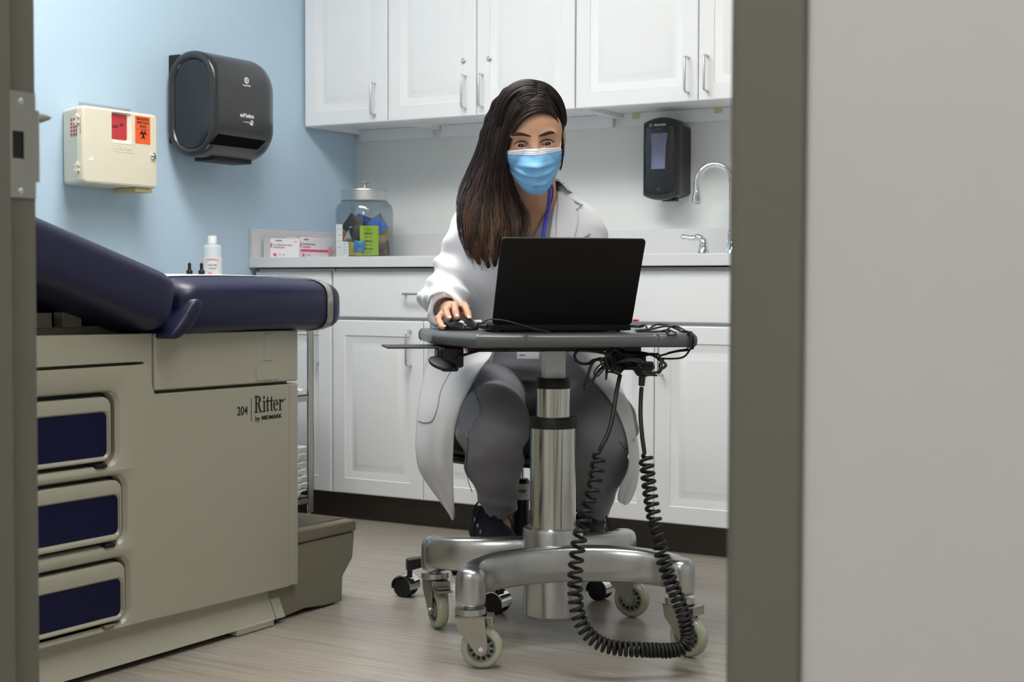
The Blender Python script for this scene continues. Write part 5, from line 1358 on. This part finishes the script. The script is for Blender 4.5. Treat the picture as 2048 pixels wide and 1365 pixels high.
V, Fq = nets(coat_fn, (-.26, -.46, .59), (.34, .22, 1.12), .0045)
V = smooth_v(V, Fq, 2, .4)
coat = mesh_np('lab_coat', V, Fq, M_coat)
ctree = bvh(coat)
# ---- scrub top
def scrub_fn(P):
    d = torso(P, .000) + wr(P, .0022, (26, 8, 30), 1)
    d = smin(d, rc(P, neck0 + Vector((0, .02, -.03)), neck0 + Vector((.0, .03, .0)), .070, .063), .03)
    nk = rc(P, neck0 + Vector((.0, .0, -.02)), neck0 + Vector((.0, .02, .2)), .060, .066); d = smax(d, -nk, .004)
    z = P[..., 2]; bz = B(1060, 474, 3.7).z
    vv = np.maximum(np.abs(P[..., 0] - (.050 + (z - bz) * .02)) - (z - bz) * .50, P[..., 1] + .07)
    d = smax(d, -vv, .003)
    d = smin(d, rc(P, (-.045, -.055, .60), (.13, -.055, .60), .075, .075) + wr(P, .003, (8, 20, 150), 3), .04)
    return np.maximum(d, .565 - z)
V, Fq = nets(scrub_fn, (-.18, -.30, .55), (.26, .14, 1.10), .0045); V = smooth_v(V, Fq, 2, .5)
scrub = mesh_np('scrub_top', V, Fq, M_scrub)
stree = bvh(scrub, body)
# ---- trousers
hL, hR = Vector((-.065, .0, .545)), Vector((.145, .0, .545))
def pants_fn(P):
    d = rc(P, (-.03, .03, .545), (.11, .03, .545), .125, .125)
    for h_, k_, a_, s in ((hL, kL, aL, -1), (hR, kRt, aR, 1)):
        th_ = rc(P, h_, k_, .098, .083)
        cf = k_.lerp(a_, .42) + Vector((s * .004, .012, 0))
        sh_ = smin(rc(P, k_, cf, .082, .068), rc(P, cf, a_ + Vector((0, 0, .005)), .068, .044), .03)
        kk = wr(P, .0035, (22, 34, 105), s) * 1.6 * np.exp(-((P[..., 2] - .42) / .07) ** 2) + wr(P, .004, (14, 28, 130), s + 3) * 1.3 * np.exp(-((P[..., 2] - .25) / .045) ** 2)
        d = smin(d, smin(th_, sh_, .035) + kk, .035)
    d = np.maximum(d, .208 - P[..., 2])
    for a_ in (aL, aR): d = np.maximum(d, -(rc(P, a_ + Vector((0, 0, -.06)), a_ + Vector((0, 0, .02)), .040, .039)))
    return off_seat(P, d)
V, Fq = nets(pants_fn, (-.20, -.47, .20), (.31, .20, .70), .0048); V = smooth_v(V, Fq, 2, .5)
pants = mesh_np('trousers', V, Fq, M_pants)
ptree = bvh(pants)
def seam(tree, pl, name='seam', m=M_seam, parent=None, r=.0009, off=.0003, tdef=3.6):
    px_ = [(p.x, p.y) for p in cr([(x, y, 0) for x, y in pl], 6)]
    k = MB(); k.tube([hit(tree, x, y, off, tdef) for x, y in px_], r, 6); return pb(k, name, m, parent, smooth=180)
patch(ptree, None, 'side_pocket', M_pocket, pants, .0008, .0012, 12, 14, 3.6, four=([(934, 764), (922, 790), (914, 820), (922, 850), (934, 880)], [(946, 765), (953, 790), (962, 822), (946, 848), (938, 884)]))
seam(ptree, [(946, 765), (950, 785), (961, 820), (946, 846), (938, 868), (936, 895)], parent=pants)
seam(ptree, [(936, 895), (933, 930), (936, 960), (944, 985)], parent=pants)
seam(ptree, [(1262, 880), (1252, 900), (1240, 884)], parent=pants)
# ---- lab coat lapel, collar, cuffs, skirts
lap = patch(ctree, None, 'lapel', M_coat, coat, .004, .003, 12, 16, 3.7, four=([(1116, 385), (1115, 410), (1112, 440), (1110, 500)], [(1142, 392), (1152, 420), (1156, 445), (1140, 500)]))
col_p = patch(ctree, None, 'collar', M_coat, coat, .006, .003, 10, 12, 3.74, four=([(1100, 356), (1112, 372), (1116, 388)], [(1118, 358), (1140, 386), (1163, 414)]))
seam(ctree, [(1151, 423), (1158, 418), (1164, 413)], 'lapel_notch', M_greyink, coat, .0012, .0065)
text("id'", .020, frameM(hit(ctree, 1174, 474, .0015), (1, 0, 0), (0, 0, 1)), M_bluebox, coat, 'embroidery', local=True)
def sheet(rows, name, folds=3, amp=.010, nu=22, parent=None, seed=0):
    L1 = cr([B(a[0], y, a[1]) for y, a, b in rows], 5); L2 = cr([B(b[0], y, b[1]) for y, a, b in rows], 5)
    g = []
    for i, (p, q) in enumerate(zip(L1, L2)):
        s = i / (len(L1) - 1); row = []
        for j in range(nu):
            u = j / (nu - 1); v = p.lerp(q, u); f = math.sin(PI * u)
            v.y += -.035 * f * (1 - .3 * s) * amp / .01 * .6 + amp * math.sin(u * folds * 2 * PI + s * 2.2 + seed) * f * (.25 + .75 * s)
            d_ = (v - EYE); L_v = d_.length; d_.normalize(); h_ = ptree.ray_cast(EYE, d_)
            if h_[0] is not None and h_[3] < L_v + .006: v = EYE + d_ * (h_[3] - .007)
            row.append(v)
        g.append(row)
    k = MB(); k.loft(g, closed=False, cap=False); return pb(k, name, M_coat, parent or coat, smooth=180, solid=.0026)
sheet([(640, (862, 3.80), (962, 3.66)), (700, (856, 3.80), (985, 3.62)), (740, (850, 3.79), (960, 3.55)), (780, (842, 3.78), (938, 3.51)), (820, (836, 3.77), (919, 3.50)), (860, (833, 3.76), (909, 3.51)), (900, (832, 3.75), (906, 3.53)), (940, (839, 3.74), (905, 3.55)), (975, (860, 3.72), (906, 3.57)), (1005, (882, 3.69), (907, 3.59)), (1028, (898, 3.66), (909, 3.61)), (1038, (904, 3.65), (908, 3.62))], 'coat_skirt', 2, .012)
sheet([(690, (1125, 3.62), (1225, 3.78)), (740, (1166, 3.55), (1228, 3.76)), (780, (1204, 3.50), (1244, 3.74)), (820, (1232, 3.47), (1262, 3.72)), (860, (1249, 3.46), (1270, 3.70)), (900, (1258, 3.46), (1277, 3.68)), (940, (1256, 3.50), (1278, 3.67)), (975, (1240, 3.55), (1272, 3.66)), (1000, (1236, 3.60), (1262, 3.65)), (1009, (1248, 3.62), (1254, 3.64))], 'coat_skirt', 2, .006, seed=2)
ktree = bvh(coat, *[o for o in bpy.data.objects if o.name.startswith('coat_skirt')])
seam(ktree, [(838, 842), (850, 846), (866, 842), (876, 818), (884, 780), (905, 740)], 'pocket_seam', M_greyink, coat, .0009, .002, 3.6)
seam(ctree, [(858, 606), (866, 590), (886, 584), (905, 594), (915, 608)], 'cuff_fold', M_coat, coat, .004, .0005, 3.6)
# ---- lanyard and badge
def ribbon(pl, w, name, m, tree, off=.0025, tdef=3.66):
    px_ = [(p.x, p.y) for p in cr([(x, y, 0) for x, y in pl], 6)]
    P = [hit(tree, x, y, off, tdef) for x, y in px_]; k = MB()
    k.loft([[p + Vector((s * w / 2, 0, 0)) for s in (-1, 1)] for p in P], closed=False, cap=False)
    return pb(k, name, m, smooth=180, solid=.001)
ln = ribbon([(1098, 372), (1097, 400), (1093, 430), (1088, 460), (1084, 490), (1078, 530)], .0095, 'lanyard', M_lan, stree, .003)
k = MB(); k.tube([hit(stree, x, y, .0015, 3.66) for x, y in ((1102, 366), (1105, 378), (1104, 395), (1099, 412))], .0012, 6); pb(k, 'necklace_cord', M_brow, smooth=180)
q0 = B(1034, 698, 3.70); q1 = B(1078, 716, 3.70)
k = MB(); k.box(q0.x, q1.x, q0.y - .0008, q0.y + .0008, q1.z - .003, q0.z + .012); bd_ = pb(k, 'id_badge', M_box, ln, bevel=.0005)
k = MB(); 
k.box(q0.x + .006, q0.x + .020, q0.y - .0016, q0.y - .0008, q1.z + .006, q1.z + .0075); pb(k, 'badge_print', M_bluebox, bd_, smooth=0)
text('patient', .008, frameM((q0.x + .019, q0.y - .0012, q1.z + .011), (1, 0, 0), (0, 0, 1)), M_bluebox, bd_, 'badge_print', local=True) if False else None
# ---- face mask
def maskp(u, v):       # u -1..1, v 0..1 -> head coords
    zt = -.0105 - .006 * abs(u) ** 1.6 ; zb = -.118 + .044 * abs(u) ** 2.6
    z = zt + (zb - zt) * v
    w = np.interp(v, [0, .25, .5, .75, .9, 1], [.0605, .067, .068, .064, .058, .052])
    yc = np.interp(v, [0, .12, .32, .5, .75, .9, 1], [-.102, -.114, -.129, -.125, -.115, -.106, -.090])
    ys = np.interp(v, [0, .3, .6, .85, 1], [-.035, -.020, -.022, -.030, -.036])
    y = yc + (ys - yc) * abs(u) ** np.interp(v, [0, .3, 1], [1.35, 1.7, 1.9])
    pl = 0
    for c_, dd in ((.36, .0062), (.56, .0055), (.76, .0045)):
        cv = c_ + .05 * u * u * (1 if c_ < .5 else -.6); x_ = (v - cv) / .05
        if -1.6 < x_ < 1.0: pl += dd * (1 - abs(u) ** 3) * (max(0, 1 - abs(x_)) if x_ > 0 else max(0, 1 + x_ / 1.6) ** 1)
    y -= pl; y += .0018 * math.sin(u * 11 + v * 9) * (1 - abs(u)) + .0016 * math.sin(u * 7 - v * 19) * min(1, v * 5)
    O_ = HM @ Vector((u * w, -.3, z)); D_ = (HM.to_3x3() @ Vector((0, 1, 0))).normalized(); h_ = btree.ray_cast(O_, D_)
    if h_[0] is not None: y = min(y, (HM.inverted() @ h_[0]).y - .0035)
    return HM @ Vector((u * w, y, z))
NU, NV = 45, 61
def mrows(v0, v1, n, out=0): return [[maskp(-1 + 2 * j / (NU - 1), v0 + (v1 - v0) * i / (n - 1)) + Vector((0, -out, 0)) for j in range(NU)] for i in range(n)]
k = MB(); k.loft(mrows(.02, 1, NV), closed=False, cap=False); mk = pb(k, 'face_mask', M_maskb, smooth=180, solid=.0016)
k = MB(); k.loft(mrows(0, .125, 8, .0012), closed=False, cap=False); pb(k, 'mask_binding', M_maskw, mk, smooth=180, solid=.0018)
for v_ in (.045, .085):
    k = MB(); k.tube([maskp(-1 + 2 * j / (NU - 1), v_) + Vector((0, -.0024, 0)) for j in range(NU)], .0005, 5); pb(k, 'binding_crease', M_greyink, mk, smooth=180)
for s in (-1, 1):
    k = MB(); k.tube(cr([maskp(s, .02), HM @ Vector((s * .070, -.006, .004)), HM @ Vector((s * .078, .018, .012)), HM @ Vector((s * .080, .03, -.006)), HM @ Vector((s * .074, .01, -.036)), maskp(s, .55)], 6), .0013, 6); pb(k, 'ear_loop', M_maskw, mk, smooth=180)
# ---- hair
M_hair = bpy.data.materials.new('dark_brown_hair'); M_hair.use_nodes = True
nt = M_hair.node_tree; N = nt.nodes; L = nt.links; b_ = N['Principled BSDF']
tc = N.new('ShaderNodeTexCoord'); sx_ = N.new('ShaderNodeSeparateXYZ'); L.new(tc.outputs['Object'], sx_.inputs[0])
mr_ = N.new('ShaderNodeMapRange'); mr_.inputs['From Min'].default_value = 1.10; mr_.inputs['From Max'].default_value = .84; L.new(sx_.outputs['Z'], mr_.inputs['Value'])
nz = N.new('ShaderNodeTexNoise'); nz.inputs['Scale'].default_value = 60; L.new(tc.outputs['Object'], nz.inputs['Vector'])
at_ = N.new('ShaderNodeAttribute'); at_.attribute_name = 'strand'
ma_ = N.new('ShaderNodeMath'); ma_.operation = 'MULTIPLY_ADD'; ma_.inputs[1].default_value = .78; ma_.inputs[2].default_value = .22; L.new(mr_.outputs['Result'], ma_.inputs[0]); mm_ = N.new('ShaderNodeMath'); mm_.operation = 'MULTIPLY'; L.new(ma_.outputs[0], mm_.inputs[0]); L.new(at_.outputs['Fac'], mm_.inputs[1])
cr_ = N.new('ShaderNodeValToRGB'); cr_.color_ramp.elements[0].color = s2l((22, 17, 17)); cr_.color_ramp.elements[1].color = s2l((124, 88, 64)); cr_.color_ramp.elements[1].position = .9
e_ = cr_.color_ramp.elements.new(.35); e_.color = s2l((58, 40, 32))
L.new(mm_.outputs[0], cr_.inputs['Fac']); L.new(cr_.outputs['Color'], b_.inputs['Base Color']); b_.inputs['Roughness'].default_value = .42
b_.inputs['Specular IOR Level'].default_value = .35
M_hairb = mat('hair_underlayer', (20, 15, 14), .8, var=.2, vscale=60, spec=.15)
GT = [[(1066, 172, 3.66), (1030, 176, 3.70), (1000, 194, 3.73), (975, 245, 3.76), (957, 305, 3.77), (933, 358, 3.76), (919, 398, 3.73), (924, 450, 3.69), (937, 500, 3.67), (955, 535, 3.65)],
      [(1072, 173, 3.62), (1020, 200, 3.65), (992, 258, 3.68), (978, 322, 3.69), (962, 385, 3.68), (952, 435, 3.65), (958, 490, 3.62), (978, 548, 3.60)],
      [(1080, 176, 3.58), (1036, 206, 3.585), (1010, 258, 3.60), (998, 320, 3.61), (990, 380, 3.62), (992, 430, 3.61), (994, 480, 3.59), (990, 545, 3.58)],
      [(1090, 186, 3.55), (1054, 208, 3.535), (1026, 245, 3.55), (1013, 290, 3.575), (1014, 340, 3.60), (1028, 390, 3.63), (1048, 430, 3.625), (1053, 475, 3.61), (1040, 520, 3.59)]]
def resam(pts, n):
    P = cr([B(*p) for p in pts], 10); L1 = [0]
    for i in range(1, len(P)): L1.append(L1[-1] + (P[i] - P[i - 1]).length)
    out = []; j = 1
    for i in range(n):
        s = L1[-1] * i / (n - 1)
        while j < len(P) - 1 and L1[j] < s: j += 1
        f = (s - L1[j - 1]) / max(1e-9, L1[j] - L1[j - 1]); out.append(P[j - 1].lerp(P[j], min(1, f)))
    return out
NS = 30
GR = [resam(g, NS) for g in GT]
def guide(G, u, i):
    x = max(0, min(len(G) - 1.0001, u * (len(G) - 1))); a = int(x); return G[a][i].lerp(G[a + 1][i], x - a)
core = []
for u in (.14, .4, .64, .87):
    ch = [guide(GR, u, i) for i in range(0, NS, 2)]; core.append(ch)
def hair_fn(P):
    Pl = tohead(P)
    d = ell(Pl, (0, .018, .040), (.081, .101, .0905)) * HS
    d = np.maximum(d, -.115 - Pl[..., 2] + 0 * d) if False else d
    face = ell(Pl, (.010, -.112, -.020), (.066, .085, .082)) * HS
    d = smax(d, -face, .01)
    d = smax(d, -(rc(Pl, (.0, .0, -.10), (.0, -.06, -.08), .07, .07)), .01)
    for ch in core:
        m = len(ch)
        for i in range(m - 1):
            f = i / (m - 1); r = .017 + .006 * math.sin(PI * min(1, f * 1.1)) - .008 * f; r2 = r if i < m - 2 else .006
            d = smin(d, rc(P, ch[i] + Vector((0, .016, 0)), ch[i + 1] + Vector((0, .016, 0)), r, r2), .014)
    # back fall behind the shoulders
    d = smin(d, rc(P, HM @ Vector((0, .07, 0)), neck0 + Vector((0, .07, .0)), .062, .05), .03)
    return d
V, Fq = nets(hair_fn, (-.20, -.43, .82), (.17, .05, 1.34), .0042); V = smooth_v(V, Fq, 2, .5)
hair = mesh_np('hair', V, Fq, M_hairb)
rh = random.Random(11)
def strands(G, n, depth, name, rad=(.0010, .0020), wave=.006, umin=0, umax=1, shell=True, uneven=.12, per=12, spread=.010):
    k = MB(); tone = []
    for q in range(max(1, n // per)):
        th_ = rh.uniform(0, 2 * PI); rho = rh.uniform(.70, 1.04)
        if shell:
            if rh.random() < .78: th_ = rh.uniform(PI, 2 * PI)       # mostly the side one sees
            u0 = .5 + .52 * math.cos(th_) * rho; dy = math.sin(th_) * rho * depth
        else: u0 = rh.uniform(umin, umax); dy = rh.uniform(-depth, depth)
        ph = rh.uniform(0, 6.28); fr = rh.uniform(7, 13); tn = rh.random(); am = rh.uniform(.3, 1.0) * wave; c0 = rh.uniform(1 - uneven, 1.0)
        for w_ in range(per):
            du = rh.gauss(0, .028 if shell else .045); dz = Vector((rh.gauss(0, 1), rh.gauss(0, 1), rh.gauss(0, .5))) * spread * .35
            r0 = rh.uniform(*rad); cut = min(1, c0 * rh.uniform(.95, 1.02)); p2 = ph + rh.gauss(0, .25); t2 = max(.05, min(1, tn + rh.gauss(0, .16)))
            pts = []; rr = []
            for i in range(NS):
                s = i / (NS - 1) * cut; x = s * (NS - 1); a = min(NS - 2, int(x)); f = x - a
                p = guide(G, u0 + du * (1 - .5 * s), a).lerp(guide(G, u0 + du * (1 - .5 * s), a + 1), f)
                env = min(1, s * 5) * (1 - .25 * s); g_ = s * s
                p = p + Vector((am * g_ * math.sin(fr * s + p2), dy * env + am * g_ * math.cos(fr * s * 1.1 + p2), am * .3 * g_ * math.sin(fr * s))) + dz * min(1, s * 3) * (1.2 - .7 * s)
                pts.append(p); rr.append(r0 * (1 - .8 * max(0, (s / cut - .6) / .4)))
            st0 = len(k.v); k.tube(pts, rr, 4); tone += [t2] * (len(k.v) - st0)
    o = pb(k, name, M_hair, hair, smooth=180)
    at2 = o.data.attributes.new('strand', 'FLOAT', 'POINT'); at2.data.foreach_set('value', tone[:len(o.data.vertices)])
    return o
strands(GR, 1300, .041, 'long_locks', (.0007, .0014), .024, uneven=.18)
strands(GR, 90, .050, 'loose_strands', (.0004, .0006), .020, per=3)
G2 = [resam(g, NS) for g in ([(1086, 186, 3.55), (1106, 210, 3.555), (1117, 248, 3.58), (1122, 295, 3.60), (1123, 333, 3.61)], [(1076, 178, 3.59), (1106, 196, 3.60), (1122, 240, 3.63), (1126, 295, 3.64), (1121, 338, 3.64)], [(1068, 171, 3.66), (1100, 182, 3.70), (1122, 225, 3.72), (1128, 290, 3.72), (1120, 350, 3.70)])]
strands(G2, 300, .004, 'side_hair', (.0008, .0014), .002, 0, 1, False, .05, spread=.004)
G3 = [resam(g, NS) for g in ([(1117, 246, 3.565), (1100, 228, 3.535), (1068, 228, 3.518), (1040, 246, 3.52), (1022, 276, 3.54), (1013, 320, 3.58)], [(1104, 208, 3.55), (1082, 200, 3.53), (1050, 208, 3.53), (1024, 235, 3.55), (1010, 275, 3.57), (1004, 325, 3.60)], [(1092, 190, 3.555), (1064, 188, 3.55), (1034, 200, 3.56), (1010, 235, 3.585), (998, 285, 3.60), (992, 330, 3.62)])]
strands(G3, 360, .003, 'front_sweep', (.0008, .0014), .003, 0, 1, False, .05, spread=.005)
# crown: strands combed from the parting over both sides of the skull
k = MB(); tone = []
for q in range(620):
    y0 = rh.uniform(-.074, .105); side = -1 if rh.random() < .68 else 1
    rs = math.sqrt(max(.02, 1 - ((y0 - .018) / .106) ** 2)); lim = 100 if y0 > -.040 else (32 if side < 0 else 50)
    f0 = math.radians(12 + rh.uniform(-3, 3)); f1 = math.radians(side * lim * rh.uniform(.85, 1)); gr = 1 + rh.uniform(-.012, .02); dy_ = rh.uniform(-.004, .012) 
    pts = []; t2 = rh.random() * (.9 if rh.random() < .4 else .5)
    for i in range(18):
        s_ = i / 17; a_ = f0 + (f1 - f0) * s_; lift = 1 + .02 * math.sin(PI * s_)
        pts.append(HM @ Vector((.0835 * rs * math.sin(a_) * gr * lift, y0 + dy_ * s_ * 3, .040 + .0935 * rs * math.cos(a_) * gr * lift)))
    st0 = len(k.v); k.tube(pts, [.0007 + .0007 * math.sin(PI * i / 17) for i in range(18)], 4); tone += [t2] * (len(k.v) - st0)
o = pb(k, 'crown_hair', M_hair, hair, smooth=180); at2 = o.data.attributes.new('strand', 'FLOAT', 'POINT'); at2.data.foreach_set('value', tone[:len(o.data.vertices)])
# ---- shoes
def shoe(heel, toe, lbl):
    ax = (toe - heel); Ls = ax.length; f = ax.normalized(); s = Vector((0, 0, 1)).cross(f).normalized()
    z0 = heel.z
    def pt(l, w, z): return heel + f * l + s * w + Vector((0, 0, z))
    out = [(-.01, 0), (.0, .026), (.05, .032), (.12, .036), (.18, .042), (.215, .036), (.235, .016), (.238, -.002), (.225, -.026), (.18, -.042), (.12, -.036), (.05, -.030), (.0, -.026)]
    oc = [(p.x, p.y) for p in cr([(a, b, 0) for a, b in out], 3, True)]
    k = MB(); k.loft([[pt(a, b * sc, z) for a, b in oc] for z, sc in ((0, .95), (.003, 1.0), (.020, 1.02), (.024, .98))]); so_ = pb(k, 'shoe', M_sole, smooth=50)
    P1 = lambda l, w, z: A3(pt(l, w, z))
    def fn(P):
        d = rc(P, P1(.03, 0, .042), P1(.17, 0, .036), .030, .036)
        d = smin(d, rc(P, P1(.17, 0, .032), P1(.205, 0, .028), .034, .026), .02)
        d = smin(d, rc(P, P1(.035, 0, .045), P1(.055, 0, .088), .034, .038), .025)
        d = smin(d, rc(P, P1(.07, 0, .075), P1(.15, 0, .045), .030, .028), .02)
        d = np.maximum(d, z0 + .021 - P[..., 2])
        d = smax(d, -rc(P, P1(.045, 0, .09), P1(.05, 0, .14), .030, .034), .004)
        return np.maximum(d, P[..., 2] - (z0 + .112))
    c = heel + f * .11
    V, Fq = nets(fn, (c.x - .18, c.y - .18, z0 - .01), (c.x + .18, c.y + .18, z0 + .16), .004); V = smooth_v(V, Fq, 1, .4)
    up = mesh_np('shoe_upper', V, Fq, M_shoe, so_)
    k = MB()
    for i in range(6):
        l = .085 + i * .015; zc = .108 - i * .0085; zc2 = zc
        k.tube(cr([pt(l, -.026, zc - .022), pt(l + .006, -.012, zc - .004), pt(l + .010, .0, zc + .001), pt(l + .006, .012, zc - .004), pt(l, .026, zc - .022)], 4), .0026, 6)
    for sg in (-1, 1):
        k.tube(cr([pt(.08, 0, .112), pt(.075, .025 * sg, .125), pt(.085, .045 * sg, .10), pt(.092, .030 * sg, .085), pt(.085, .01 * sg, .108)], 6), .0024, 6)
        k.tube(cr([pt(.08, 0, .112), pt(.095, .03 * sg, .11), pt(.11, .05 * sg, .07), pt(.115, .055 * sg, .03)], 6), .0022, 6)
    pb(k, 'laces', M_lace, so_, smooth=180)
    for sg in (-1, 1):
        for i in range(3):
            k = MB(); c2 = pt(.075 + i * .022, sg * .0375, .078 - i * .012); k.tube([c2 + (f * math.cos(a) + Vector((0, 0, 1)) * math.sin(a)) * .0045 for a in [2 * PI * j / 12 for j in range(12)]], .0013, 6, closed=True); pb(k, 'eyelet', M_nickel, so_, smooth=180)
    return so_
hl = Vector((-.085, -.025, .131)); shoe(hl, hl + Vector((.075, -.20, 0)), '')
hr_ = Vector((.215, -.025, .131)); shoe(hr_, hr_ + Vector((-.03, -.21, 0)), '')
# ================================================================== LIGHT, CAMERA
troffer(-2.4, 2.75, 1.2, .6, 17, 'bright rectangular ceiling light panel nearer the cabinets')
troffer(-1.0, 2.2, 1.2, .6, 10, 'bright rectangular ceiling light panel nearer the doorway')
troffer(-.4, -.6, 1.2, .6, 17.5, 'dimmer ceiling light panel out in the corridor', rgb=(250, 252, 255))
wd = bpy.data.worlds.new('world'); SC.world = wd; wd.use_nodes = True
wd.node_tree.nodes['Background'].inputs['Color'].default_value = (.8, .85, .9, 1); wd.node_tree.nodes['Background'].inputs['Strength'].default_value = .1
cam = bpy.data.cameras.new('camera'); co = bpy.data.objects.new('camera', cam); COL.objects.link(co)
fwdv = Vector((-math.sin(YAW) * math.cos(PIT), math.cos(YAW) * math.cos(PIT), -math.sin(PIT)))
rv = Vector((math.cos(YAW), math.sin(YAW), 0)); uv = rv.cross(fwdv)
c_, s_ = math.cos(ROLL), math.sin(ROLL)
r2 = rv * c_ + uv * s_; u2 = uv * c_ - rv * s_
Mx = Matrix((r2, u2, -fwdv)).transposed().to_4x4(); Mx.translation = (0, 0, H); co.matrix_world = Mx
cam.sensor_width = 36; cam.lens = F / 2048 * 36; cam.clip_start = .05; cam.clip_end = 50
cam.dof.use_dof = True; cam.dof.focus_distance = 3.55; cam.dof.aperture_fstop = 9
SC.camera = co
SC.view_settings.view_transform = 'Standard'; SC.view_settings.look = 'None'; SC.view_settings.gamma = 1; SC.view_settings.use_curve_mapping = False
SC.view_settings.exposure = .24
